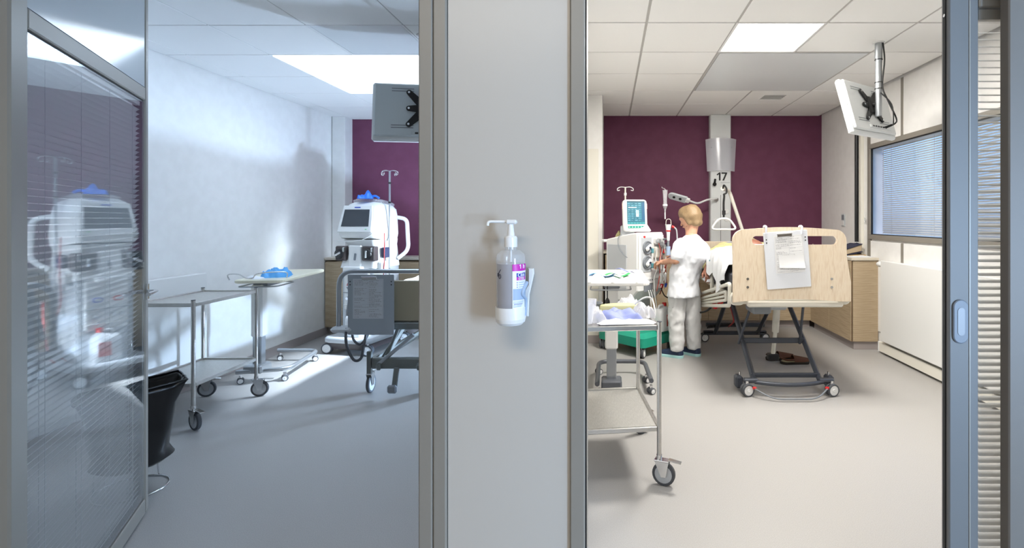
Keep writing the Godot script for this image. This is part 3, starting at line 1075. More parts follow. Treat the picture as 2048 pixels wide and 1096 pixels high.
func radiator(label, at, turn, l, h, d):
	var o = thing("radiator", label, "radiator", at, turn)
	part(o, "front_panel", B3(Vector3(0, h / 2, d - 0.01), Vector3(l, h, 0.02), 0.008), M.radiator_white)
	part(o, "back_panel", B3(Vector3(0, h / 2, 0.012), Vector3(l - 0.02, h - 0.04, 0.02), 0.006), M.radiator_white)
	part(o, "top_grille", B3(Vector3(0, h - 0.012, d / 2), Vector3(l - 0.004, 0.012, d - 0.012), 0.004), M.radiator_white)
	for sg in [-1.0, 1.0]:
		part(o, "end_cover", B3(Vector3(sg * (l / 2 - 0.004), h / 2, d / 2), Vector3(0.008, h - 0.02, d - 0.016), 0.002), M.radiator_white)
	var v = part(o, "valve_head", lathe(S(), [Vector2(0, 0), Vector2(0.02, 0.0), Vector2(0.028, 0.015), Vector2(0.028, 0.06), Vector2(0.02, 0.085), Vector2(0, 0.09)], Transform3D(Basis(Vector3.BACK, PI / 2), Vector3(-l / 2 + 0.0, h - 0.045, d / 2 + 0.02)), 16, true), M.white_plastic)
	return o

func fittings():
	# left room
	cabinet("low_cabinet", "oak low cabinet run under the counter behind the dialysis machine with wide grey screen", Vector3(-1.98, 0, -6.495), 2.92, 0.905, 0.34, 4, 0.0, "oak low cabinets")
	solo("counter_top", B3(Vector3(0, 0.015, 0), Vector3(2.95, 0.03, 0.36), 0.004), M.counter_top, "pale counter top along the purple wall of the dim blue room", "counter", Vector3(-1.97, 0.905, -6.315))
	radiator("white panel radiator on the left wall behind the empty steel trolley", Vector3(-3.45, 0.17, -3.05), PI / 2, 2.38, 0.785, 0.10)
	# right room: back run, then the short run along the right wall
	cabinet("low_cabinet", "oak low cabinet run along the purple wall behind the raised bed", Vector3(1.265, 0, -6.925), 2.66, 0.955, 0.36, 4, 0.0, "oak low cabinets")
	solo("counter_top", B3(Vector3(0, 0.015, 0), Vector3(2.66, 0.03, 0.38), 0.004), M.counter_top, "pale counter top along the purple wall behind the raised bed", "counter", Vector3(1.23, 0.955, -6.74))
	var c = thing("low_cabinet", "oak end cabinet beside the white radiator, under the blue binder", "cabinet", Vector3(2.873, 0, -6.0), 0.0, "oak low cabinets")
	part(c, "carcass", B3(Vector3(-0.137, 0.525, -0.01), Vector3(0.274, 0.86, 1.08)), M.oak)
	part(c, "plinth", B3(Vector3(-0.128, 0.045, -0.0), Vector3(0.256, 0.09, 1.06), 0.002), M.vinyl_skirting)
	part(c, "door", B3(Vector3(-0.283, 0.52, 0.265), Vector3(0.016, 0.865, 0.545), 0.002), M.oak)
	part(c, "door", B3(Vector3(-0.283, 0.52, -0.285), Vector3(0.016, 0.865, 0.545), 0.002), M.oak)
	part(c, "end_panel", B3(Vector3(-0.1385, 0.52, 0.541), Vector3(0.27, 0.865, 0.016), 0.002), M.oak)
	part(c, "edge_strip", B3(Vector3(-0.2815, 0.52, 0.541), Vector3(0.006, 0.865, 0.010)), M.oak_edge)
	solo("counter_top", B3(Vector3(0, 0.015, 0), Vector3(0.30, 0.03, 1.10), 0.004), M.counter_top, "short pale counter top beside the window, with the binder on it", "counter", Vector3(2.728, 0.955, -5.985))
	radiator("white panel radiator below the blue-lit window", Vector3(2.868, 0.145, -3.85), -PI / 2, 2.80, 0.83, 0.085)
	var pc = thing("pipe_cover", "grey-beige pipe casing on the floor below the white radiator", "pipe cover", Vector3(2.868, 0, -3.85))
	part(pc, "casing", B3(Vector3(-0.030, 0.072, 0), Vector3(0.060, 0.096, 2.95), 0.003), M.ivory_plastic)
	part(pc, "end_cap", B3(Vector3(-0.031, 0.070, -1.478), Vector3(0.064, 0.104, 0.02), 0.003), M.white_plastic)
	head_column(Vector3(1.478, 0, -6.93), "17", "white service column numbered 17 on the purple wall")
	televisions()

func head_column(at, number, label):
	var o = thing("service_column", label, "service column", at)
	part(o, "housing", B3(Vector3(0, 1.90, 0.065), Vector3(0.275, 1.80, 0.13), 0.012), M.tv_white)
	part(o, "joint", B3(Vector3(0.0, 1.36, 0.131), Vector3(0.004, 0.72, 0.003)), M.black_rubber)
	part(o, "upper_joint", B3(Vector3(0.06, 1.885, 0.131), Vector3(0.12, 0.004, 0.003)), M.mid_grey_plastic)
	var shade = grid(S(), 14, 6, func(u, v):
		var w = lerpf(0.205, 0.183, v)
		var x = (u - 0.5) * 2.0
		return Vector3(x * w, lerpf(2.46, 2.045, v) + 0.018 * (1.0 - x * x) * (1.0 - v) - 0.012 * (absf(x) if v > 0.9 else 0.0), 0.135 + 0.06 * (1.0 - x * x)), 0.004, Vector3(0, 0, 1))
	var sh = part(o, "light_shield", shade, M.frosted, "curved translucent light shield")
	for sg in [-1.0, 1.0]:
		part(sh, "stud", cyl(S(), Vector3(sg * 0.13, 2.35, 0.13), Vector3(sg * 0.13, 2.35, 0.17), 0.009, 10), M.mid_grey_plastic)
	part(sh, "lamp_tube", B3(Vector3(-0.03, 2.37, 0.145), Vector3(0.026, 0.07, 0.02), 0.004), M.white_plastic)
	for k in number.length():
		word(o, "digit", number[k], 0.15, M.print_black, Transform3D(Basis(), Vector3(-0.022 + k * 0.068, 1.965, 0.131)))
	var hk = part(o, "hook", tube(S(), curve([Vector3(-0.075, 1.93, 0.14), Vector3(-0.085, 1.89, 0.16), Vector3(-0.09, 1.87, 0.17)]), 0.014, 8), M.black_rubber)
	part(hk, "knob", blob(S(), Vector3(-0.09, 1.862, 0.172), Vector3.ONE * 0.026, Basis(), 10, 7), M.black_rubber)
	part(o, "gas_outlet", cyl(S(), Vector3(-0.065, 1.66, 0.13), Vector3(-0.065, 1.66, 0.17), 0.027, 14), M.chrome)
	for q in [[0.075, 1.50], [0.075, 1.40], [-0.065, 1.37]]:
		part(o, "socket", lathe(S(), [Vector2(0, 0), Vector2(0.034, 0), Vector2(0.034, 0.01), Vector2(0.026, 0.014), Vector2(0, 0.010)], Transform3D(Basis(Vector3.RIGHT, PI / 2), Vector3(q[0], q[1], 0.13)), 16), M.white_plastic)
	part(o, "status_light", B3(Vector3(-0.062, 1.345, 0.134), Vector3(0.04, 0.012, 0.006), 0.002), M.green)
	return o

# television: screen looks along local +z, back towards -z
func television(label, at, B, pole_top, pole_at, back_mat, w, h, dp):
	var o = thing("television", label, "television", at)
	var X := Transform3D(B, Vector3.ZERO)
	part(o, "housing", bx(S(), Vector3.ZERO, Vector3(w, h, dp), 0.012, B), M.tv_white)
	part(o, "screen", bx(S(), B * Vector3(0, 0.01, dp / 2 + 0.0005), Vector3(w - 0.05, h - 0.07, 0.002), 0.0, B), M.tv_screen)
	var back = part(o, "back_cover", bx(S(), B * Vector3(0, 0.01, -0.032), Vector3(w - 0.035, h - 0.04, 0.022), 0.009, B), back_mat)
	for r in 2:
		for c in 2:
			for q in [[0.165, 5], [-0.10, 5]]:
				var sl := S()
				bx(sl, B * Vector3(-0.15 + c * 0.30, q[0] - r * 0.018, -0.0435), Vector3(0.15, 0.005, 0.003), 0.0, B)
				part(back, "vent_slot", sl, M.mid_grey_plastic)
	var sp := S()
	bx(sp, B * Vector3(-0.06, -0.157, -0.046), Vector3(0.30, 0.028, 0.012), 0.004, B)
	var strip = part(o, "connector_strip", sp, back_mat)
	for k in 6:
		part(strip, "port", bx(S(), B * Vector3(0.05 - k * 0.036, -0.157, -0.053), Vector3(0.022, 0.012, 0.003), 0.0, B), M.dark_plastic)
	# star-shaped bracket: a hub and six lobed arms
	var hub = part(o, "bracket_hub", bx(S(), B * Vector3(0, 0.02, -0.058), Vector3(0.09, 0.15, 0.03), 0.01, B), M.black_rubber)
	for q in [[-1, 1.0], [-1, 0.0], [-1, -1.0], [1, 1.0], [1, 0.0], [1, -1.0]]:
		var a = Vector3(q[0] * 0.03, 0.02 + q[1] * 0.04, -0.053)
		var b = Vector3(q[0] * 0.105, 0.02 + q[1] * 0.115, -0.053)
		var d = (b - a)
		var n = Vector3(-d.y, d.x, 0).normalized()
		var poly := PackedVector2Array()
		for k in 9:
			var t = atan2(d.y, d.x) - PI / 2 + PI * k / 8
			poly.append(Vector2(b.x, b.y) + Vector2(cos(t), sin(t)) * 0.019)
		poly.append(Vector2(a.x + n.x * 0.028, a.y + n.y * 0.028))
		poly.append(Vector2(a.x - n.x * 0.028, a.y - n.y * 0.028))
		var arm = part(o, "bracket_arm", ext(S(), poly, 0.012, X * Transform3D(Basis(), Vector3(0, 0, a.z)), 0.002), M.black_rubber)
		part(arm, "bolt", cyl(S(), B * (b + Vector3(0, 0, -0.005)), B * (b + Vector3(0, 0, -0.010)), 0.008, 10), M.chrome)
	# ceiling pole with collar, knuckle and cable
	var foot = B * Vector3(0, 0.02, -0.075)
	var p = pole_at - at
	part(o, "knuckle", tube(S(), [foot, Vector3(p.x, foot.y, p.z)], 0.022, 10), M.black_rubber)
	part(o, "pole", cyl(S(), Vector3(p.x, foot.y - 0.10, p.z), Vector3(p.x, pole_top - at.y, p.z), 0.024, 16), M.tube_silver)
	part(o, "pole_sleeve", cyl(S(), Vector3(p.x, pole_top - at.y - 0.13, p.z), Vector3(p.x, pole_top - at.y, p.z), 0.028, 16), M.tube_silver)
	part(o, "ceiling_plate", cyl(S(), Vector3(p.x, pole_top - at.y - 0.008, p.z), Vector3(p.x, pole_top - at.y, p.z), 0.045, 18), M.white_plastic)
	for y in [-0.14, -0.32, -0.37]:
		part(o, "cable_tie", cyl(S(), Vector3(p.x, pole_top - at.y + y, p.z), Vector3(p.x, pole_top - at.y + y + 0.005, p.z), 0.03, 14), M.black_rubber)
	var q0 = Vector3(p.x + 0.022, pole_top - at.y - 0.01, p.z + 0.022)
	part(o, "cable", tube(S(), curve([q0, q0 + Vector3(0.01, -0.14, 0.005), q0 + Vector3(-0.004, -0.34, 0), Vector3(p.x + 0.05, foot.y + 0.02, p.z + 0.04), Vector3(p.x + 0.11, foot.y - 0.12, p.z + 0.05), B * Vector3(-0.2, -0.13, -0.10), B * Vector3(-0.13, -0.157, -0.06)]), 0.006, 6), M.black_rubber)
	part(o, "cable", tube(S(), curve([Vector3(p.x, foot.y + 0.08, p.z + 0.03), Vector3(p.x + 0.07, foot.y - 0.02, p.z + 0.06), Vector3(p.x + 0.09, foot.y - 0.16, p.z + 0.05), B * Vector3(-0.16, -0.14, -0.085), B * Vector3(-0.10, -0.157, -0.06)]), 0.005, 6), M.black_rubber)
	return o

func televisions():
	# right room: turned towards the bed, tilted down
	var n := Vector3(-0.56, 0, -0.83)
	var tilt := 0.27
	var z := (n * cos(tilt) + Vector3.DOWN * sin(tilt)).normalized()
	var x := Vector3.UP.cross(z).normalized()
	var B := Basis(x, z.cross(x), z)
	television("white television on a ceiling pole in the bright room, tilted towards the bed", Vector3(2.075, 2.275, -4.13), B, 2.80, Vector3(2.13, 2.8, -4.04), M.tv_white, 0.64, 0.455, 0.045)
	n = Vector3(-0.16, 0, -0.98)
	z = (n * cos(0.10) + Vector3.DOWN * sin(0.10)).normalized()
	x = Vector3.UP.cross(z).normalized()
	B = Basis(x, z.cross(x), z)
	television("grey-backed television hanging by the lit ceiling panel, partly behind the post", Vector3(-1.322, 2.155, -3.66), B, 2.67, Vector3(-1.29, 2.67, -3.52), M.tv_grey, 0.72, 0.42, 0.05)

# ---------------------------------------------------------------- shared small pieces
# swivel caster: origin on the floor under the stem; parts of the caster are its children
func caster(parent, at, r, yaw, style = "trolley"):
	var B := Basis(Vector3.UP, yaw)
	var s := S()
	var off = B * Vector3(0.025 if style == "trolley" else 0.0, 0, 0)
	var c = at + Vector3(0, r, 0) + off
	var w = 0.026 if style == "trolley" else 0.05
	var o
	if style == "trolley":
		for sg in [-1.0, 1.0]:
			ext(s, PackedVector2Array([Vector2(-0.045, r * 2.0 + 0.004), Vector2(0.03, r * 2.0 + 0.004), Vector2(0.014, r - 0.012), Vector2(-0.012, r - 0.012)]), 0.003, Transform3D(B, at + off + B * Vector3(0, 0, sg * (w / 2 + 0.006))))
		bx(s, at + B * Vector3(0.015, r * 2 + 0.008, 0), Vector3(0.08, 0.008, w + 0.018), 0.002, B)
		cyl(s, at + Vector3(0, r * 2 + 0.008, 0), at + Vector3(0, r * 2 + 0.035, 0), 0.015, 12)
		o = part(parent, "caster", s, M.chrome)
		part(o, "brake_pedal", bx(S(), at + B * Vector3(0.085, r * 2 + 0.012, 0), Vector3(0.07, 0.006, 0.03), 0.002, B * Basis(Vector3.BACK, -0.12)), M.chrome)
	else:
		bx(s, at + Vector3(0, r * 1.25, 0), Vector3(0.012, r * 1.3, 0.012), 0.002, B)
		cyl(s, at + Vector3(0, r * 1.6, 0), at + Vector3(0, r * 2.0 + 0.02, 0), 0.012, 12)
		o = part(parent, "caster", s, M.chrome)
	var ax := Transform3D(B * Basis(Vector3.RIGHT, PI / 2), c)
	var sides = [0.0] if style == "trolley" else [-0.017, 0.017]
	var ww = w if style == "trolley" else 0.024
	for q in sides:
		var X = ax * Transform3D(Basis(), Vector3(0, q, 0))
		part(o, "tyre", lathe(S(), [Vector2(r * 0.76, -ww / 2), Vector2(r * 0.93, -ww / 2), Vector2(r, -ww / 3), Vector2(r, ww / 3), Vector2(r * 0.93, ww / 2), Vector2(r * 0.76, ww / 2)], X, 24), M.grey_rubber)
		part(o, "wheel_disc", lathe(S(), [Vector2(0, -ww / 2 + 0.001), Vector2(r * 0.2, -ww / 2 - 0.002), Vector2(r * 0.3, -ww / 2 + 0.002), Vector2(r * 0.78, -ww / 2 + 0.002), Vector2(r * 0.78, ww / 2 - 0.002), Vector2(r * 0.3, ww / 2 - 0.002), Vector2(r * 0.2, ww / 2 + 0.002), Vector2(0, ww / 2 - 0.001)], X, 20), M.white_plastic if style == "twin" else M.light_grey_plastic)
	return o

# stainless trolley: four tube legs, two sheet shelves; origin on the floor at the middle, long side along z
func trolley(label, at, turn, yaws):
	var o = thing("steel_trolley", label, "trolley", at, turn, "stainless steel trolleys")
	var hx := 0.205
	var hz := 0.315
	var i = 0
	for q in [[-1, -1], [1, -1], [1, 1], [-1, 1]]:
		var p := Vector3(q[0] * hx, 0, q[1] * hz)
		part(o, "leg", cyl(S(), p + Vector3(0, 0.155, 0), p + Vector3(0, 0.858, 0), 0.0125, 14), M.steel)
		part(o, "leg_cap", cyl(S(), p + Vector3(0, 0.857, 0), p + Vector3(0, 0.861, 0), 0.0128, 14), M.grey_rubber)
		caster(o, p, 0.0615, yaws[i])
		i += 1
	for y in [0.828, 0.295]:
		var sh = part(o, "shelf", B3(Vector3(0, y, 0), Vector3(hx * 2 - 0.004, 0.004, hz * 2 - 0.004)), M.steel_sheet)
		for sg in [-1.0, 1.0]:
			part(sh, "shelf_rim", B3(Vector3(0, y, sg * hz), Vector3(hx * 2 - 0.025, 0.026, 0.016), 0.003), M.steel)
			part(sh, "shelf_rim", B3(Vector3(sg * hx, y, 0), Vector3(0.016, 0.026, hz * 2 - 0.025), 0.003), M.steel)
	return o

# overbed table on a column with a bent tube foot; local +z towards the viewer
func overbed_table(label, at, turn, h, top_c, top_size, top_turn, foot, col, tops, tubes, wheels):
	var o = thing("overbed_table", label, "table", at, turn, "overbed tables")
	var B := Basis(Vector3.UP, top_turn)
	var t = part(o, "table_top", ext(S(), rrect(top_size.x, top_size.y, 0.07, 5), 0.028, Transform3D(B * Basis(Vector3.RIGHT, PI / 2), top_c + Vector3(0, h - 0.014, 0)), 0.006), tops)
	part(o, "under_frame", bx(S(), top_c.lerp(Vector3(col.x, 0, col.z), 0.5) + Vector3(0, h - 0.05, 0), Vector3(0.12, 0.035, 0.42), 0.008, B), M.mid_grey_plastic)
	part(o, "release_loop", tube(S(), fillet([top_c + B * Vector3(-0.17, h - 0.06, 0.46), top_c + B * Vector3(0.14, h - 0.06, 0.46), top_c + B * Vector3(0.14, h - 0.06, 0.1), top_c + B * Vector3(-0.17, h - 0.06, 0.1)], 0.05, 5, true), 0.006, 8, true), M.tube_silver)
	part(o, "column_sleeve", B3(Vector3(col.x, (h - 0.05 + 0.38) / 2, col.z), Vector3(0.10, h - 0.05 - 0.38, 0.085), 0.012), M.table_white)
	part(o, "column_core", B3(Vector3(col.x, 0.25, col.z), Vector3(0.078, 0.30, 0.062), 0.006), M.tube_silver)
	part(o, "foot_block", B3(Vector3(col.x, 0.115, col.z + 0.02), Vector3(0.16, 0.07, 0.15), 0.012), tubes)
	part(o, "foot_tube", tube(S(), fillet(foot, 0.11, 7), 0.019, 12), tubes)
	for w in wheels:
		caster(o, w, 0.026, 0.6, "twin")
	return o

func crumpled(s, w, d, h, sd, freq = 9.0, n = 16):
	var nz := FastNoiseLite.new()
	nz.seed = sd
	nz.frequency = freq
	return grid(s, n, n, func(u, v):
		var e = minf(minf(u, 1.0 - u), minf(v, 1.0 - v)) * 2.0
		var k = sqrt(clampf(e * 2.2, 0.0, 1.0))
		var x = (u - 0.5) * w
		var z = (v - 0.5) * d
		return Vector3(x * (1.0 + 0.12 * nz.get_noise_2d(z * 2.0, 7.0)), k * h * (0.62 + 0.75 * nz.get_noise_2d(x, z)) + 0.001, z * (1.0 + 0.12 * nz.get_noise_2d(x * 2.0, 3.0))), 0.0012)

# clipboard hung on two straps; front towards local +z, origin at the top middle
func clipboard(label, at, turn, roll, w, h, board, paper, straps):
	var o = thing("clipboard", label, "clipboard", at, turn)
	var B := Basis(Vector3.BACK, roll)
	part(o, "board", ext(S(), rrect(w, h, 0.008, 2), 0.006, Transform3D(B, B * Vector3(0, -h / 2, 0)), 0.0015), board)
	part(o, "sheet_of_paper", printed(S(), B * Vector3(0.02 if straps else -0.02, -h * 0.40, 0.005), B * Vector3(w * 0.33, 0, 0), B * Vector3(0, h * 0.33, 0)), paper)
	var c = part(o, "clip", bx(S(), B * Vector3(-0.01, -0.028, 0.008), Vector3(0.12, 0.026, 0.008), 0.003, B), M.chrome)
	part(c, "clip_bar", tube(S(), [B * Vector3(-0.07, -0.018, 0.014), B * Vector3(0.05, -0.018, 0.014)], 0.004, 8), M.chrome)
	for q in [[-1, 0.045], [-1, 0.070], [1, 0.045], [1, 0.070]]:
		part(o, "rivet", cyl(S(), B * Vector3(q[0] * (w / 2 - 0.02), -q[1] - 0.01, 0.003), B * Vector3(q[0] * (w / 2 - 0.02), -q[1] - 0.01, 0.006), 0.005, 10), M.dark_plastic)
	return o

# ---------------------------------------------------------------- left room
func left_room():
	# exam lamp on a wall arm, behind the post: the hard light on the machine
	var lamp = thing("exam_lamp", "lit examination lamp on a jointed arm beside the bed, behind the post", "lamp", Vector3(-0.48, 0, -5.25))
	var head := Vector3(-0.60, 1.32, 0.05)
	var aim := (Vector3(-2.45, 1.08, -5.50) - (Vector3(-0.48, 0, -5.25) + head)).normalized()
	part(lamp, "wall_mount", B3(Vector3(-0.02, 1.55, 0), Vector3(0.04, 0.16, 0.10), 0.008), M.white_plastic)
	part(lamp, "arm", tube(S(), fillet([Vector3(-0.03, 1.55, 0), Vector3(-0.25, 1.72, 0.02), head - aim * 0.05], 0.08), 0.012, 10), M.white_plastic)
	var q := Basis.looking_at(aim, Vector3.UP)
	part(lamp, "lamp_head", lathe(S(), [Vector2(0, 0.05), Vector2(0.05, 0.045), Vector2(0.085, 0.01), Vector2(0.09, -0.03), Vector2(0.084, -0.03), Vector2(0.08, 0.0), Vector2(0, 0.01)], Transform3D(q * Basis(Vector3.RIGHT, PI / 2), head), 24), M.white_plastic)
	part(lamp, "lens", lathe(S(), [Vector2(0, -0.012), Vector2(0.078, -0.012), Vector2(0.078, -0.004), Vector2(0, -0.004)], Transform3D(q * Basis(Vector3.RIGHT, PI / 2), head), 24), M.lamp_lens)
	var l := SpotLight3D.new()
	l.name = "exam_beam"
	l.position = head + aim * 0.03
	l.basis = q
	l.light_color = Color(0.86, 0.93, 1.0)
	l.light_energy = 8.0
	l.spot_range = 14.0
	l.spot_attenuation = 2.0
	l.spot_angle = 17.0
	l.spot_angle_attenuation = 1.0
	l.light_size = 0.20
	l.shadow_enabled = true
	lamp.add_child(l)
	# added unseen head: bounces light off the white bedding onto the ceiling
	var high := Vector3(-0.72, 1.98, 0.25)
	var down := Vector3(-0.28, -1.0, 0.0).normalized()
	var q2 := Basis.looking_at(down, Vector3.FORWARD)
	part(lamp, "added_arm", tube(S(), fillet([Vector3(-0.03, 1.58, 0), Vector3(-0.20, 2.08, 0.10), high - down * 0.05], 0.08), 0.012, 10), M.white_plastic)
	part(lamp, "lamp_head", lathe(S(), [Vector2(0, 0.05), Vector2(0.05, 0.045), Vector2(0.085, 0.01), Vector2(0.09, -0.03), Vector2(0.084, -0.03), Vector2(0.08, 0.0), Vector2(0, 0.01)], Transform3D(q2 * Basis(Vector3.RIGHT, PI / 2), high), 24), M.white_plastic)
	part(lamp, "lens", lathe(S(), [Vector2(0, -0.012), Vector2(0.078, -0.012), Vector2(0.078, -0.004), Vector2(0, -0.004)], Transform3D(q2 * Basis(Vector3.RIGHT, PI / 2), high), 24), M.lamp_lens)
	var l2 := SpotLight3D.new()
	l2.name = "added_bounce_beam"
	l2.position = high + down * 0.03
	l2.basis = q2
	l2.light_color = Color(0.86, 0.93, 1.0)
	l2.light_energy = 31.0
	l2.spot_range = 14.0
	l2.spot_attenuation = 2.0
	l2.spot_angle = 36.0
	l2.spot_angle_attenuation = 0.6
	l2.light_size = 0.07
	l2.shadow_enabled = true
	lamp.add_child(l2)
	# added unseen light low on the dividing wall, brightens the floor
	var n = thing("added_floor_light", "small unseen light added low on the wall beyond the grey-framed bed", "light", Vector3(-0.48, 0.34, -5.0))
	part(n, "housing", B3(Vector3(-0.012, 0, 0), Vector3(0.024, 0.09, 0.22), 0.004), M.white_plastic)
	part(n, "lens", B3(Vector3(-0.026, 0, 0), Vector3(0.004, 0.06, 0.19)), M.lamp_lens)
	var nl := AreaLight3D.new()
	nl.name = "added_floor_glow"
	nl.area_size = Vector2(0.19, 0.06)
	nl.light_color = Color(0.74, 0.86, 1.0)
	nl.light_energy = 9.0
	nl.shadow_enabled = true
	nl.position = Vector3(-0.03, 0, 0)
	nl.rotation_degrees = Vector3(0, 90, 0)
	n.add_child(nl)
	trolley("empty stainless steel trolley beside the glazed door", Vector3(-2.988, 0, -3.70), 0.03, [0.4, 0.3, -0.5, 3.6])
	var t = overbed_table("overbed table with cream top and blue wrapping, by the left wall", Vector3(-3.05, 0, -4.45), 0.0, 0.88, Vector3(-0.03, 0, -0.36), Vector2(0.40, 0.98), 0.17, [Vector3(-0.12, 0.10, 0.13), Vector3(0.26, 0.10, 0.02), Vector3(0.16, 0.10, -0.60), Vector3(-0.24, 0.10, -0.60)], Vector3(0.0, 0, 0.02), M.table_cream, M.tube_silver, [Vector3(-0.09, 0, 0.12), Vector3(0.23, 0, 0.03), Vector3(0.14, 0, -0.58), Vector3(-0.22, 0, -0.60)])
	part(t, "wire_rail", tube(S(), curve([Vector3(-0.20, 0.88, 0.10), Vector3(-0.20, 0.925, 0.115), Vector3(-0.10, 0.93, 0.13), Vector3(-0.03, 0.90, 0.14), Vector3(0.02, 0.90, 0.13), Vector3(0.05, 0.935, 0.10), Vector3(0.20, 0.935, -0.02), Vector3(0.20, 0.88, -0.04)]), 0.005, 6), M.chrome)
	solo("blue_wrapping", crumpled(S(), 0.22, 0.26, 0.09, 3), M.light_blue, "crumpled light blue sterile wrapping on the cream table", "wrapping", Vector3(-3.02, 0.88, -4.62), 0.4)
	solo("face_mask", crumpled(S(), 0.10, 0.17, 0.025, 12), M.sheet_white, "small white folded cloth on the cream table beside the blue wrapping", "cloth", Vector3(-3.10, 0.88, -4.46), 0.9)
	waste_bin()
	machine_left()
	bed_left()
	var con = thing("remote_console", "white console with dark keys clipped over the counter beside the machine", "remote control", Vector3(-2.99, 0.935, -6.24))
	part(con, "body", B3(Vector3(0, 0.03, 0), Vector3(0.16, 0.06, 0.10), 0.012), M.white_plastic)
	part(con, "keypad", B3(Vector3(0.02, 0.035, 0.051), Vector3(0.10, 0.04, 0.004)), M.navy)
	part(con, "cord", tube(S(), curve([Vector3(-0.05, 0.02, 0.05), Vector3(-0.06, -0.08, 0.08), Vector3(0.0, -0.14, 0.10), Vector3(0.08, -0.13, 0.12), Vector3(0.12, -0.08, 0.14)]), 0.011, 8), M.white_plastic)

func waste_bin():
	var o = thing("waste_bin", "black bag waste bin on a chrome wire stand behind the glazed door", "bin", Vector3(-2.47, 0, -2.63), 0.0)
	# square mouth standing on a corner, tapering down to the gathered bag
	var s := S()
	grp += 1
	var nz := FastNoiseLite.new()
	nz.seed = 2
	nz.frequency = 8.0
	var ring = func(r, y, tilt, sq):
		var a = []
		for k in 40:
			var t = TAU * k / 40.0
			var m = pow(pow(absf(cos(t)), sq) + pow(absf(sin(t)), sq), -1.0 / sq)
			var w = 1.0 + 0.035 * nz.get_noise_2d(t * 0.4, y * 9.0) + 0.03 * sin(t * 3.0 + y * 26.0) * (1.0 - y)
			a.append(Vector3(cos(t) * m * r * w, y + tilt * cos(t) * m, sin(t) * m * r * w))
		return a
	var rings = [ring.call(0.13, 0.135, 0.0, 2.0), ring.call(0.165, 0.16, 0.0, 2.0), ring.call(0.155, 0.19, 0.01, 1.7), ring.call(0.185, 0.30, 0.02, 1.4), ring.call(0.22, 0.42, 0.03, 1.2), ring.call(0.27, 0.52, 0.035, 1.08), ring.call(0.285, 0.53, 0.04, 1.05), ring.call(0.255, 0.50, 0.03, 1.08), ring.call(0.20, 0.40, 0.02, 1.2), ring.call(0.15, 0.24, 0.01, 1.6)]
	s.set_smooth_group(grp % 1000)
	for i in rings.size() - 1:
		for k in 40:
			var j = (k + 1) % 40
			var mid = rings[i][k]
			quad(s, rings[i][k], rings[i][j], rings[i + 1][j], rings[i + 1][k], Vector3(mid.x, 0, mid.z) * (1.0 if i < 6 else -1.0))
	for k in 40:
		tri(s, Vector3(0, 0.13, 0), rings[0][k], rings[0][(k + 1) % 40], Vector3.DOWN)
		tri(s, Vector3(0, 0.23, 0), rings[9][k], rings[9][(k + 1) % 40], Vector3.UP)
	part(o, "bag", s, M.bag_black)
	var top = []
	for p in rings[6]:
		top.append(p + Vector3(0, 0.004, 0))
	part(o, "rim_wire", tube(S(), top, 0.004, 6, true), M.bag_black)
	var base = []
	for k in 32:
		base.append(Vector3(cos(TAU * k / 32) * 0.15, 0.006, sin(TAU * k / 32) * 0.15))
	part(o, "base_ring", tube(S(), base, 0.005, 8, true), M.chrome)
	for a in [0.6, 2.7, 4.8]:
		var d := Vector3(cos(a), 0, sin(a))
		part(o, "wire_leg", tube(S(), curve([Vector3(d.x * 0.12, 0.19, d.z * 0.12) + d.rotated(Vector3.UP, 0.5) * 0.02, d * 0.145 + Vector3(0, 0.012, 0), Vector3(d.x * 0.12, 0.19, d.z * 0.12) - d.rotated(Vector3.UP, 0.9) * 0.04]), 0.003, 6), M.chrome)

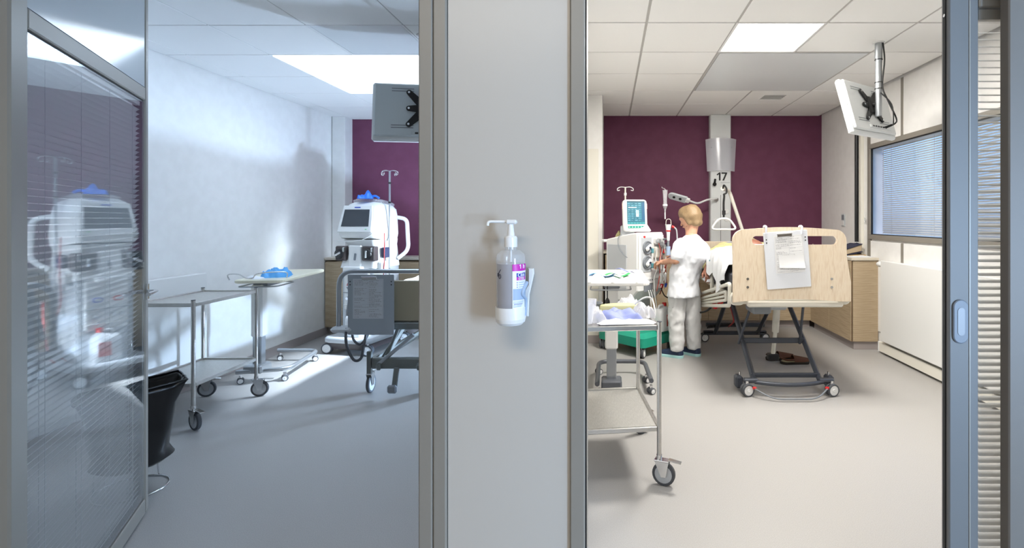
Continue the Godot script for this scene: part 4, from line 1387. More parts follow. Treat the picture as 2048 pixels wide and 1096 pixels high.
func machine_left():
	var o = thing("dialysis_machine", "tall white dialysis machine with wide grey screen, in the dim blue room", "dialysis machine", Vector3(-2.645, 0, -5.565), deg_to_rad(-12.2))
	# base plate and casters
	part(o, "base_plate", loft(S(), [[0.115, 0.50, 0.66, 0, 0.0, 0.05], [0.125, 0.54, 0.70, 0, 0.0, 0.06], [0.165, 0.54, 0.70, 0, 0.0, 0.06], [0.175, 0.52, 0.68, 0, 0.0, 0.06]]), M.light_grey_plastic)
	part(o, "base_skirt", loft(S(), [[0.05, 0.44, 0.62, 0, 0.0, 0.03], [0.115, 0.48, 0.66, 0, 0, 0.04]]), M.pump_brown)
	for q in [[-0.24, 0.31], [0.24, 0.31], [-0.24, -0.31], [0.24, -0.31]]:
		caster(o, Vector3(q[0], 0, q[1]), 0.055, 0.3, "twin")
	# lower cabinet: a recessed front between side wings
	part(o, "cabinet", loft(S(), [[0.175, 0.40, 0.44, 0, -0.06, 0.03], [0.90, 0.40, 0.44, 0, -0.06, 0.03]], Transform3D(), 3, false), M.light_grey_plastic)
	part(o, "front_module", B3(Vector3(0, 0.66, 0.17), Vector3(0.30, 0.44, 0.03), 0.008), M.white_plastic)
	for k in 2:
		var tone = M.red if k == 0 else M.blue
		var r = part(o, "port_ring", ext(S(), rrect(0.07, 0.045, 0.02, 4), 0.01, Transform3D(Basis(), Vector3(-0.07 + k * 0.14, 0.70, 0.19)), 0.002), tone)
		part(r, "port", ext(S(), rrect(0.05, 0.022, 0.01, 4), 0.01, Transform3D(Basis(), Vector3(-0.07 + k * 0.14, 0.70, 0.194)), 0.002), M.white_plastic)
	part(o, "front_rail", B3(Vector3(0, 0.62, 0.19), Vector3(0.30, 0.006, 0.01)), M.mid_grey_plastic)
	for k in 3:
		part(o, "connector", lathe(S(), [Vector2(0, 0.03), Vector2(0.016, 0.03), Vector2(0.02, 0.02), Vector2(0.02, 0)], Transform3D(Basis(Vector3.RIGHT, PI / 2), Vector3([-0.09, -0.03, 0.10][k], 0.56, 0.185)), 14), M.chrome)
	part(o, "wand_holder", B3(Vector3(0, 0.49, 0.19), Vector3(0.28, 0.012, 0.02), 0.003), M.white_plastic)
	# neck with the tray between the pumps
	part(o, "neck", loft(S(), [[0.88, 0.42, 0.46, 0, -0.05, 0.03], [1.12, 0.38, 0.40, 0, -0.08, 0.05], [1.18, 0.42, 0.42, 0, -0.06, 0.06]], Transform3D(), 4, true), M.white_plastic)
	part(o, "centre_panel", B3(Vector3(-0.02, 1.00, 0.17), Vector3(0.15, 0.24, 0.03), 0.008), M.white_plastic)
	part(o, "slot", ext(S(), rrect(0.022, 0.075, 0.008, 3), 0.008, Transform3D(Basis(Vector3.BACK, -0.15), Vector3(-0.01, 1.00, 0.188))), M.mid_grey_plastic)
	part(o, "shelf_lip", B3(Vector3(-0.02, 0.875, 0.19), Vector3(0.22, 0.05, 0.08), 0.01), M.white_plastic)
	for k in 2:
		var px = -0.185 if k == 0 else 0.155
		var b = part(o, "blood_pump", B3(Vector3(px, 1.035, 0.165), Vector3(0.125 if k == 0 else 0.16, 0.155, 0.07), 0.012), M.pump_brown)
		part(b, "rotor", lathe(S(), [Vector2(0, 0.02), Vector2(0.03, 0.02), Vector2(0.05, 0.012), Vector2(0.055, 0.0)], Transform3D(Basis(Vector3.RIGHT, PI / 2), Vector3(px - 0.01, 1.03, 0.198)), 20), M.dark_plastic)
		part(b, "rotor_arm", B3(Vector3(px - 0.01, 1.03, 0.222), Vector3(0.075, 0.022, 0.012), 0.004, Basis(Vector3.BACK, 0.5 + k)), M.chrome)
		part(b, "clamp", B3(Vector3(px + 0.05, 1.075, 0.205), Vector3(0.02, 0.05, 0.02), 0.004), M.chrome)
	# head with the tilted screen
	var X := Transform3D(Basis(Vector3.RIGHT, -0.16), Vector3(0, 1.17, 0.0))
	part(o, "head", loft(S(), [[0.0, 0.44, 0.40, 0.0, -0.02, 0.07], [0.03, 0.47, 0.44, 0.0, -0.01, 0.08], [0.10, 0.48, 0.45, 0.0, -0.01, 0.08], [0.30, 0.43, 0.41, 0.0, -0.02, 0.08], [0.37, 0.40, 0.38, 0.0, -0.03, 0.09], [0.40, 0.35, 0.33, 0.0, -0.04, 0.10]], X, 5, true), M.white_plastic)
	var bez = PackedVector2Array([Vector2(-0.205, 0.0), Vector2(0.205, 0.0), Vector2(0.19, 0.17), Vector2(0.172, 0.29), Vector2(-0.172, 0.29), Vector2(-0.19, 0.17)])
	var FX := X * Transform3D(Basis(Vector3.RIGHT, -0.07), Vector3(0, 0.055, 0.222))
	part(o, "screen_bezel", ext(S(), bez, 0.02, FX, 0.005), M.white_plastic)
	var scr = PackedVector2Array([Vector2(-0.165, 0.06), Vector2(0.165, 0.06), Vector2(0.15, 0.245), Vector2(-0.15, 0.245)])
	var sc = part(o, "screen", ext(S(), scr, 0.004, FX * Transform3D(Basis(), Vector3(0, 0, 0.011))), M.screen_dark)
	part(o, "badge", B3(FX * Vector3(0, 0.268, 0.012), Vector3(0.07, 0.010, 0.003), 0.0, FX.basis), M.blue)
	part(o, "status_lamp", B3(FX * Vector3(0.14, 0.03, 0.012), Vector3(0.02, 0.006, 0.003), 0.0, FX.basis), M.green)
	# clear cover and things on top
	part(o, "top_tray", loft(S(), [[0.40, 0.36, 0.32, 0, -0.04, 0.09], [0.425, 0.37, 0.33, 0, -0.04, 0.09], [0.44, 0.33, 0.28, 0, -0.04, 0.08]], X, 5, true), M.clear_plastic)
	# grip at the back right
	part(o, "side_grip", tube(S(), fillet([Vector3(0.20, 1.42, -0.22), Vector3(0.31, 1.40, -0.25), Vector3(0.33, 1.05, -0.25), Vector3(0.22, 0.96, -0.22)], 0.09, 6), 0.022, 12), M.white_plastic)
	# pole with four hooks
	part(o, "drip_pole", cyl(S(), Vector3(0.255, 0.60, -0.02), Vector3(0.255, 1.92, -0.02), 0.0105, 12), M.tube_silver)
	for y in [1.78, 1.57]:
		part(o, "pole_collar", cyl(S(), Vector3(0.255, y, -0.02), Vector3(0.255, y + 0.02, -0.02), 0.015, 12), M.dark_plastic)
	for a in [0.1, 1.7, 3.24, 4.8]:
		var d := Vector3(cos(a), 0, sin(a))
		var c := Vector3(0.255, 1.92, -0.02)
		part(o, "hook", tube(S(), curve([c, c + d * 0.06 + Vector3(0, 0.004, 0), c + d * 0.105 + Vector3(0, -0.012, 0), c + d * 0.105 + Vector3(0, -0.04, 0), c + d * 0.08 + Vector3(0, -0.042, 0), c + d * 0.078 + Vector3(0, -0.02, 0)]), 0.0045, 6), M.chrome)
	# filter holder, clamps and lines on the right-hand side
	part(o, "holder_block", B3(Vector3(0.235, 1.04, 0.02), Vector3(0.05, 0.11, 0.10), 0.01), M.navy)
	part(o, "dialyser_clip", B3(Vector3(0.235, 0.90, 0.06), Vector3(0.06, 0.09, 0.12), 0.012), M.white_plastic)
	part(o, "blood_line", tube(S(), curve([Vector3(0.26, 1.25, 0.08), Vector3(0.275, 0.95, 0.10), Vector3(0.27, 0.70, 0.10), Vector3(0.30, 0.45, 0.06), Vector3(0.27, 0.28, 0.05), Vector3(0.23, 0.20, 0.10)]), 0.005, 6), M.red_dark)
	part(o, "drip_line", tube(S(), curve([Vector3(0.24, 1.30, 0.14), Vector3(0.15, 1.20, 0.22), Vector3(0.0, 1.165, 0.24), Vector3(-0.2, 1.17, 0.22)]), 0.003, 6), M.white_plastic)
	part(o, "hose", tube(S(), curve([Vector3(0.30, 0.7, -0.1), Vector3(0.31, 0.45, -0.05), Vector3(0.30, 0.25, 0.0), Vector3(0.27, 0.19, 0.0)]), 0.008, 8), M.salmon)
	# things resting on it
	var w = thing("blue_wrapping", "bright blue crumpled wrapping on top of the tall dialysis machine", "wrapping", Vector3(-2.63, 1.618, -5.48), 0.3)
	part(w, "wrap", crumpled(S(), 0.15, 0.10, 0.085, 6), M.blue_bright)
	part(w, "tail", tube(S(), curve([Vector3(0.05, 0.02, 0), Vector3(0.10, 0.03, 0.02), Vector3(0.14, 0.005, 0.03)]), 0.012, 8), M.blue_bright)
	jug("white canister with red cap and red label at the foot of the tall machine", Vector3(-2.66, 0.176, -5.335), deg_to_rad(-12.2))

func jug(label, at, turn):
	var o = thing("canister", label, "canister", at, turn, "white canisters with red caps")
	part(o, "body", loft(S(), [[0.0, 0.17, 0.12, 0, 0, 0.03], [0.01, 0.19, 0.14, 0, 0, 0.04], [0.19, 0.19, 0.14, 0, 0, 0.04], [0.225, 0.16, 0.12, 0, 0, 0.04], [0.24, 0.06, 0.06, 0.04, 0, 0.03], [0.25, 0.05, 0.05, 0.04, 0, 0.025]], Transform3D(), 4, true), M.jug_white)
	part(o, "grip", tube(S(), fillet([Vector3(-0.06, 0.21, 0), Vector3(-0.05, 0.262, 0), Vector3(0.02, 0.262, 0), Vector3(0.03, 0.235, 0)], 0.02), 0.011, 8), M.jug_white)
	part(o, "cap", lathe(S(), [Vector2(0, 0.285), Vector2(0.022, 0.285), Vector2(0.024, 0.25), Vector2(0, 0.25)], Transform3D(Basis(), Vector3(0.04, 0, 0)), 16), M.red)
	part(o, "label", B3(Vector3(0.035, 0.11, 0.0715), Vector3(0.085, 0.12, 0.002)), M.salmon)
	return o

func bed_left():
	var o = thing("hospital_bed", "grey-framed hospital bed with bent tube foot rail, partly behind the post", "bed", Vector3(-1.68, 0, -4.05))
	# foot rail: bent tube
	part(o, "foot_rail", tube(S(), fillet([Vector3(-0.475, 0.55, 0), Vector3(-0.475, 0.985, 0), Vector3(0.475, 0.985, 0), Vector3(0.475, 0.55, 0)], 0.12, 7), 0.018, 12), M.tube_silver)
	for sg in [-1.0, 1.0]:
		part(o, "bumper", B3(Vector3(sg * 0.44, 0.525, 0.0), Vector3(0.17, 0.045, 0.10), 0.018), M.light_grey_plastic)
	part(o, "footboard", ext(S(), rrect(0.86, 0.33, 0.03, 4), 0.025, Transform3D(Basis(), Vector3(0.0, 0.735, -0.10)), 0.005), M.bed_beige)
	part(o, "deck_end", B3(Vector3(0, 0.535, -0.09), Vector3(0.84, 0.055, 0.06), 0.006), M.bed_grey_green)
	part(o, "deck_frame", B3(Vector3(0, 0.56, -1.05), Vector3(0.80, 0.05, 1.9), 0.006), M.bed_grey_green)
	part(o, "mattress", B3(Vector3(0, 0.675, -1.08), Vector3(0.84, 0.17, 1.88), 0.04), M.mattress_dark)
	for sg in [-1.0, 1.0]:
		part(o, "corner_hook", tube(S(), curve([Vector3(sg * 0.42, 0.86, -0.03), Vector3(sg * 0.41, 0.80, -0.05), Vector3(sg * 0.43, 0.70, -0.06), Vector3(sg * 0.44, 0.62, -0.06)]), 0.012, 8), M.light_grey_plastic)
	# base
	for sg in [-1.0, 1.0]:
		part(o, "caster_post", B3(Vector3(sg * 0.25, 0.24, -0.04), Vector3(0.036, 0.20, 0.036), 0.004), M.bed_grey_green)
		caster(o, Vector3(sg * 0.25, 0, -0.04), 0.075, PI / 2 + 0.06)
		caster(o, Vector3(sg * 0.25, 0, -1.75), 0.075, PI / 2)
		part(o, "scissor_arm", bx(S(), Vector3(sg * 0.16, 0.38, -0.35), Vector3(0.03, 0.05, 0.80), 0.006, Basis(Vector3.RIGHT, 0.42)), M.bed_grey_green)
		part(o, "scissor_arm", bx(S(), Vector3(sg * 0.20, 0.38, -1.20), Vector3(0.03, 0.05, 0.80), 0.006, Basis(Vector3.RIGHT, -0.42)), M.bed_grey_green)
		part(o, "base_rail", B3(Vector3(sg * 0.24, 0.25, -0.9), Vector3(0.04, 0.06, 1.7), 0.006), M.bed_grey_green)
	part(o, "base_beam", B3(Vector3(0.01, 0.245, -0.04), Vector3(0.47, 0.085, 0.05), 0.008), M.bed_grey_green)
	part(o, "strut", tube(S(), [Vector3(-0.17, 0.24, -0.02), Vector3(0.02, 0.40, -0.04), Vector3(0.10, 0.47, -0.05)], 0.016, 10), M.tube_silver)
	part(o, "strut", tube(S(), [Vector3(-0.12, 0.30, -0.06), Vector3(-0.03, 0.52, -0.07)], 0.014, 10), M.bed_grey_green)
	part(o, "pedal_arm", B3(Vector3(-0.02, 0.145, 0.01), Vector3(0.045, 0.16, 0.02), 0.006, Basis(Vector3.BACK, -0.12)), M.bed_grey_green)
	part(o, "pedal", B3(Vector3(-0.035, 0.06, 0.04), Vector3(0.075, 0.065, 0.03), 0.012), M.mid_grey_plastic)
	part(o, "power_cable", tube(S(), curve([Vector3(-0.40, 0.54, 0.03), Vector3(-0.39, 0.42, 0.05), Vector3(-0.33, 0.30, 0.06), Vector3(-0.27, 0.31, 0.06), Vector3(-0.25, 0.42, 0.05), Vector3(-0.25, 0.53, 0.0)]), 0.011, 8), M.grey_rubber)
	part(o, "power_cable", tube(S(), curve([Vector3(-0.37, 0.54, 0.0), Vector3(-0.35, 0.45, 0.02), Vector3(-0.29, 0.41, 0.03), Vector3(-0.25, 0.47, 0.0), Vector3(-0.24, 0.53, -0.02)]), 0.010, 8), M.grey_rubber)
	# bedding
	var sh = S()
	grid(sh, 18, 20, func(u, v):
		var x = (u - 0.5) * 0.90
		var e = absf(x) - 0.41
		return Vector3(x if e < 0.0 else signf(x) * 0.43, 0.785 - maxf(e, 0.0) * 2.2 + 0.012 * sin(u * 21.0 + v * 9.0) * sin(v * 17.0), -v * 1.75), 0.003)
	solo("bed_sheet", sh, M.sheet_white, "white sheet spread over the grey-framed bed", "sheet", Vector3(-1.68, 0, -4.22))
	var pil = S()
	blob(pil, Vector3(0, 0.08, 0), Vector3(0.30, 0.10, 0.20))
	solo("pillow", pil, M.sheet_white, "plump white pillow at the head of the grey-framed bed", "pillow", Vector3(-1.72, 0.785, -5.68))
	clipboard("grey clipboard with printed form hanging on the bent tube foot rail", Vector3(-1.885, 0.962, -4.018), 0.0, 0.0, 0.365, 0.475, M.board_grey, M.paper_form_grey, false)

# ---------------------------------------------------------------- right room
func right_room():
	machine_right()
	bed_right()
	bedding_right()
	nurse()
	patient()
	exam_lamp_right()
	trolley("stainless steel trolley laden with packs beside the open sliding door", Vector3(0.018, 0, -2.977), deg_to_rad(7.0), [0.5, 0.4, -0.5, 2.5])
	var t = overbed_table("white overbed table with opened packs, behind the laden trolley", Vector3(0.0, 0, -4.0), 0.0, 0.925, Vector3(0.02, 0, -0.30), Vector2(0.56, 0.98), 0.0, [Vector3(-0.10, 0.11, 0.02), Vector3(-0.10, 0.11, -0.62), Vector3(0.31, 0.11, -0.62), Vector3(0.33, 0.11, -0.06)], Vector3(0.012, 0, -0.02), M.table_white, M.tube_slate, [Vector3(-0.10, 0, -0.60), Vector3(0.31, 0, -0.36), Vector3(-0.08, 0, 0.0), Vector3(0.33, 0, -0.08)])
	part(t, "release_cord", cyl(S(), Vector3(-0.02, 0.80, 0.16), Vector3(-0.02, 0.90, 0.16), 0.005, 6), M.black_rubber)
	part(t, "release_bulb", lathe(S(), [Vector2(0, 0.76), Vector2(0.02, 0.765), Vector2(0.018, 0.785), Vector2(0.006, 0.805), Vector2(0, 0.805)], Transform3D(Basis(), Vector3(-0.02, 0, 0.16)), 12), M.black_rubber)
	trolley_load()
	table_load()
	slippers()
	counter_load()

func machine_right():
	var o = thing("dialysis_machine", "white dialysis machine with teal touch screen and green base, beside the nurse", "dialysis machine", Vector3(0.265, 0, -5.51), deg_to_rad(45.0))
	part(o, "base", loft(S(), [[0.10, 0.50, 0.62, 0, 0.03, 0.04], [0.11, 0.54, 0.66, 0, 0.03, 0.05], [0.20, 0.54, 0.66, 0, 0.03, 0.05], [0.24, 0.46, 0.56, 0, 0.02, 0.05]], Transform3D(), 4, false), M.teal_base)
	for q in [[-0.23, 0.31], [0.23, 0.31], [-0.23, -0.25], [0.23, -0.25]]:
		caster(o, Vector3(q[0], 0, q[1]), 0.05, 0.4, "twin")
	part(o, "pedestal", loft(S(), [[0.24, 0.34, 0.30, 0, -0.06, 0.03], [0.56, 0.34, 0.30, 0, -0.06, 0.03]], Transform3D(), 3, false), M.light_grey_plastic)
	# body: sloping roof, lower nose
	var side = PackedVector2Array([Vector2(-0.23, 0.64), Vector2(-0.23, 1.16), Vector2(-0.21, 1.185), Vector2(0.10, 1.245), Vector2(0.215, 1.26), Vector2(0.23, 1.245), Vector2(0.23, 0.66), Vector2(0.12, 0.54), Vector2(-0.16, 0.54)])
	part(o, "body", ext(S(), side, 0.42, Transform3D(Basis(Vector3.UP, -PI / 2), Vector3.ZERO), 0.012), M.white_plastic)
	part(o, "side_cover", B3(Vector3(-0.212, 0.90, -0.06), Vector3(0.008, 0.46, 0.28), 0.003), M.light_grey_plastic)
	part(o, "rear_handle", B3(Vector3(-0.12, 1.165, -0.245), Vector3(0.24, 0.03, 0.05), 0.008), M.white_plastic)
	part(o, "front_panel", B3(Vector3(0, 1.0, 0.236), Vector3(0.40, 0.46, 0.014), 0.004), M.white_plastic)
	part(o, "pump_bay", B3(Vector3(-0.085, 1.03, 0.245), Vector3(0.155, 0.36, 0.012), 0.004), M.light_grey_plastic)
	for k in 2:
		var c := Vector3(-0.085, 1.105 - k * 0.155, 0.25)
		var p = part(o, "blood_pump", lathe(S(), [Vector2(0, 0.012), Vector2(0.05, 0.012), Vector2(0.064, 0.02), Vector2(0.068, 0.014), Vector2(0.068, 0)], Transform3D(Basis(Vector3.RIGHT, PI / 2), c), 24), M.mid_grey_plastic)
		part(p, "rotor", bx(S(), c + Vector3(0, 0, 0.028), Vector3(0.10, 0.045, 0.03), 0.012, Basis(Vector3.BACK, 0.5 + 0.2 * k)), M.white_plastic)
		part(p, "rotor_knob", cyl(S(), c + Vector3(0, 0, 0.04), c + Vector3(0, 0, 0.05), 0.012, 12), M.navy)
		part(p, "pump_clip", B3(c + Vector3(0.062, -0.035, 0.02), Vector3(0.03, 0.05, 0.03), 0.006), M.teal_cloth)
	part(o, "red_button", cyl(S(), Vector3(-0.12, 1.215, 0.243), Vector3(-0.12, 1.215, 0.252), 0.012, 12), M.red)
	part(o, "socket_plate", B3(Vector3(-0.02, 0.76, 0.245), Vector3(0.14, 0.06, 0.012), 0.004), M.white_plastic)
	for k in 4:
		part(o, "socket_hole", cyl(S(), Vector3(-0.07 + k * 0.033, 0.765, 0.25), Vector3(-0.07 + k * 0.033, 0.765, 0.254), 0.010, 10), M.mid_grey_plastic)
	part(o, "lower_door", B3(Vector3(-0.05, 0.69, 0.240), Vector3(0.13, 0.09, 0.008), 0.003), M.mid_grey_plastic)
	# level detector and clamps on the right half of the front
	part(o, "detector", B3(Vector3(0.10, 1.17, 0.262), Vector3(0.14, 0.07, 0.05), 0.012), M.white_plastic)
	part(o, "detector", B3(Vector3(0.07, 1.05, 0.26), Vector3(0.09, 0.12, 0.045), 0.012), M.ivory_plastic)
	part(o, "clamp_block", B3(Vector3(0.09, 0.90, 0.26), Vector3(0.10, 0.10, 0.05), 0.012), M.white_plastic)
	for k in 3:
		part(o, "guide_knob", lathe(S(), [Vector2(0, 0.035), Vector2(0.018, 0.035), Vector2(0.024, 0.02), Vector2(0.024, 0)], Transform3D(Basis(Vector3.RIGHT, PI / 2), Vector3(0.05 + k * 0.045, 1.17 - 0.03 * k, 0.28)), 14), M.light_grey_plastic)
	# monitor on its bracket, turned to the camera
	var MB := Basis(Vector3.UP, deg_to_rad(-33.0)) * Basis(Vector3.RIGHT, -0.12)
	var mc := Vector3(-0.03, 1.435, 0.03)
	part(o, "monitor_bracket", bx(S(), mc + Vector3(-0.05, -0.19, -0.06), Vector3(0.15, 0.17, 0.05), 0.012, Basis(Vector3.UP, deg_to_rad(-33.0))), M.light_grey_plastic)
	part(o, "monitor", ext(S(), rrect(0.265, 0.345, 0.035, 5), 0.055, Transform3D(MB, mc), 0.010), M.white_plastic)
	part(o, "monitor_lip", ext(S(), PackedVector2Array([Vector2(0.03, -0.15), Vector2(0.125, -0.10), Vector2(0.165, -0.165), Vector2(0.15, -0.178), Vector2(-0.08, -0.178)]), 0.03, Transform3D(MB, mc + MB * Vector3(0, 0, 0.035)), 0.006), M.white_plastic)
	part(o, "screen", printed(S(), mc + MB * Vector3(0.008, 0.03, 0.0285), MB * Vector3(0.098, 0, 0), MB * Vector3(0, 0.125, 0)), M.monitor_screen, "teal touch screen with rows of boxes")
	var kb = part(o, "key_strip", bx(S(), mc + MB * Vector3(0.012, -0.125, 0.0285), Vector3(0.19, 0.026, 0.003), 0.001, MB), M.teal_base)
	for k in 6:
		part(kb, "key", bx(S(), mc + MB * Vector3(-0.068 + k * 0.032, -0.125, 0.031), Vector3(0.016, 0.014, 0.003), 0.001, MB), M.mint)
	for sg in [-1.0, 1.0]:
		part(o, "status_light", bx(S(), mc + MB * Vector3(sg * 0.129, 0.10, 0.012), Vector3(0.012, 0.06, 0.025), 0.003, MB), M.amber_light)
	# drip pole with two hooks and drip chamber
	var pb := Vector3(0.03, 0, -0.165)
	part(o, "drip_pole", cyl(S(), pb + Vector3(0, 1.2, 0), pb + Vector3(0, 1.755, 0), 0.009, 12), M.ivory_plastic)
	part(o, "pole_collar", cyl(S(), pb + Vector3(0, 1.66, 0), pb + Vector3(0, 1.69, 0), 0.016, 12), M.white_plastic)
	part(o, "pole_collar", cyl(S(), pb + Vector3(0, 1.42, 0), pb + Vector3(0, 1.45, 0), 0.016, 12), M.white_plastic)
	var across := Vector3(0.707, 0, 0.707)
	for sg in [-1.0, 1.0]:
		var c = pb + Vector3(0, 1.75, 0)
		var d = across * sg
		part(o, "hook", tube(S(), curve([c, c + d * 0.05 + Vector3(0, 0.004, 0), c + d * 0.085 + Vector3(0, -0.012, 0), c + d * 0.085 + Vector3(0, -0.035, 0), c + d * 0.06 + Vector3(0, -0.03, 0)]), 0.005, 6), M.white_plastic)
	# lines on the front
	var rng := RandomNumberGenerator.new()
	rng.seed = 12
	for k in 7:
		var x = 0.02 + k * 0.026
		var top = 1.20 - rng.randf() * 0.12
		var pts = [Vector3(x, top, 0.30)]
		for j in 5:
			pts.append(Vector3(x + rng.randf_range(-0.04, 0.04), top - 0.10 * (j + 1), 0.295 + rng.randf_range(-0.01, 0.035)))
		part(o, "blood_line", tube(S(), curve(pts, 5), 0.0052, 6), [M.white_plastic, M.salmon, M.white_plastic, M.blood_red, M.white_plastic, M.clear_plastic, M.red_dark][k])
	for q in [[0.115, 1.06, "red"], [0.19, 1.03, "blue"], [0.07, 0.70, "red"], [0.14, 0.70, "blue"], [0.16, 1.13, "navy"], [0.06, 0.93, "white_plastic"], [0.11, 0.86, "white_plastic"], [0.14, 0.97, "white_plastic"]]:
		part(o, "line_connector", cyl(S(), Vector3(q[0], q[1] - 0.02, 0.31), Vector3(q[0] + 0.01, q[1] + 0.02, 0.315), 0.013, 10), M[q[2]])
	for q in [[0.07, 0.78], [0.14, 0.78]]:
		part(o, "drip_chamber", lathe(S(), [Vector2(0.004, -0.06), Vector2(0.014, -0.045), Vector2(0.016, 0.04), Vector2(0.006, 0.06)], Transform3D(Basis(), Vector3(q[0], q[1], 0.31)), 12), M.white_plastic)
	part(o, "drain_line", tube(S(), curve([Vector3(0.07, 0.68, 0.31), Vector3(0.10, 0.60, 0.33), Vector3(0.16, 0.56, 0.34), Vector3(0.22, 0.50, 0.30)]), 0.006, 6), M.black_rubber)
	for k in 3:
		part(o, "bath_line", tube(S(), curve([Vector3(-0.06 + k * 0.03, 0.66, 0.25), Vector3(-0.07 + k * 0.04, 0.55, 0.29), Vector3(-0.05 + k * 0.04, 0.40, 0.28), Vector3(-0.02 + k * 0.03, 0.28, 0.20)]), 0.006, 6), M.white_plastic)
	part(o, "side_cord", tube(S(), curve([Vector3(-0.20, 1.235, 0.0), Vector3(-0.222, 1.20, -0.03), Vector3(-0.225, 1.10, -0.02), Vector3(-0.22, 1.03, 0.04), Vector3(-0.22, 1.0, 0.10)]), 0.004, 6), M.mid_grey_plastic)
	jug("white canister with red cap on the green machine base behind the trolley", Vector3(0.545, 0.235, -5.345), deg_to_rad(45.0))
	# filter hanging on its arm, drip set on the hook
	var f = thing("drip_set", "clear drip chamber hanging from the pole hook beside the teal screen", "drip chamber", Vector3(0.590, 0, -5.27))
	part(f, "hanger", tube(S(), curve([Vector3(-0.02, 1.752, -0.32), Vector3(-0.03, 1.735, -0.20), Vector3(-0.02, 1.715, -0.05), Vector3(-0.02, 1.70, 0.0)]), 0.003, 6), M.white_plastic)
	part(f, "chamber", lathe(S(), [Vector2(0.006, 1.46), Vector2(0.010, 1.50), Vector2(0.018, 1.515), Vector2(0.022, 1.54), Vector2(0.018, 1.58), Vector2(0.022, 1.64), Vector2(0.027, 1.70), Vector2(0.0, 1.702)], Transform3D(Basis(), Vector3(-0.02, 0, 0)), 16), M.clear_plastic)
	part(f, "collar", lathe(S(), [Vector2(0.0, 1.535), Vector2(0.025, 1.535), Vector2(0.025, 1.552), Vector2(0.0, 1.552)], Transform3D(Basis(), Vector3(-0.02, 0, 0)), 16), M.white_plastic)
	part(f, "tip", cyl(S(), Vector3(-0.02, 1.40, 0), Vector3(-0.02, 1.47, 0), 0.006, 8), M.white_plastic)
	var g = thing("blood_filter", "upright dialyser filter with red band clipped beside the machine front", "filter", Vector3(0.595, 0, -5.20))
	part(g, "filter_case", lathe(S(), [Vector2(0.0, 1.18), Vector2(0.014, 1.18), Vector2(0.018, 1.26), Vector2(0.030, 1.335), Vector2(0.034, 1.345), Vector2(0.0, 1.345)], Transform3D(), 18), M.jug_white)
	part(g, "red_band", lathe(S(), [Vector2(0.0235, 1.275), Vector2(0.0255, 1.285), Vector2(0.0265, 1.285), Vector2(0.0245, 1.273)], Transform3D(), 18), M.red)
	part(g, "holder_arm", tube(S(), [Vector3(0.0, 1.20, 0.0), Vector3(0.01, 1.19, -0.16), Vector3(-0.07, 1.18, -0.25)], 0.010, 8), M.mid_grey_plastic)
	part(g, "wire_loop", tube(S(), fillet([Vector3(-0.025, 1.345, 0), Vector3(-0.02, 1.40, 0), Vector3(0.025, 1.40, 0), Vector3(0.028, 1.345, 0)], 0.025), 0.0025, 6), M.ivory_plastic)
	part(g, "lower_case", cyl(S(), Vector3(0, 1.03, 0), Vector3(0, 1.12, 0), 0.022, 12), M.label_grey)
	part(g, "lower_case", cyl(S(), Vector3(0, 1.12, 0), Vector3(0, 1.18, 0), 0.012, 12), M.mid_grey_plastic)
	part(g, "red_cap", cyl(S(), Vector3(0.035, 1.325, 0.0), Vector3(0.06, 1.315, 0.0), 0.013, 10), M.red)
	part(g, "return_line", tube(S(), curve([Vector3(0.06, 1.315, 0), Vector3(0.085, 1.28, 0), Vector3(0.092, 1.15, 0.0), Vector3(0.092, 0.98, 0.0), Vector3(0.088, 0.86, 0.02), Vector3(0.03, 0.78, 0.03)]), 0.007, 8), M.light_grey_plastic)
	part(g, "blue_cap", blob(S(), Vector3(0.022, 1.0, 0.02), Vector3.ONE * 0.02, Basis(), 10, 7), M.blue)
	var y = thing("yellow_cloth", "small crumpled yellow cloth on the roof of the green-based machine", "cloth", Vector3(0.11, 1.195, -5.57), 0.3)
	part(y, "cloth", crumpled(S(), 0.09, 0.09, 0.08, 17, 26.0), M.lime)

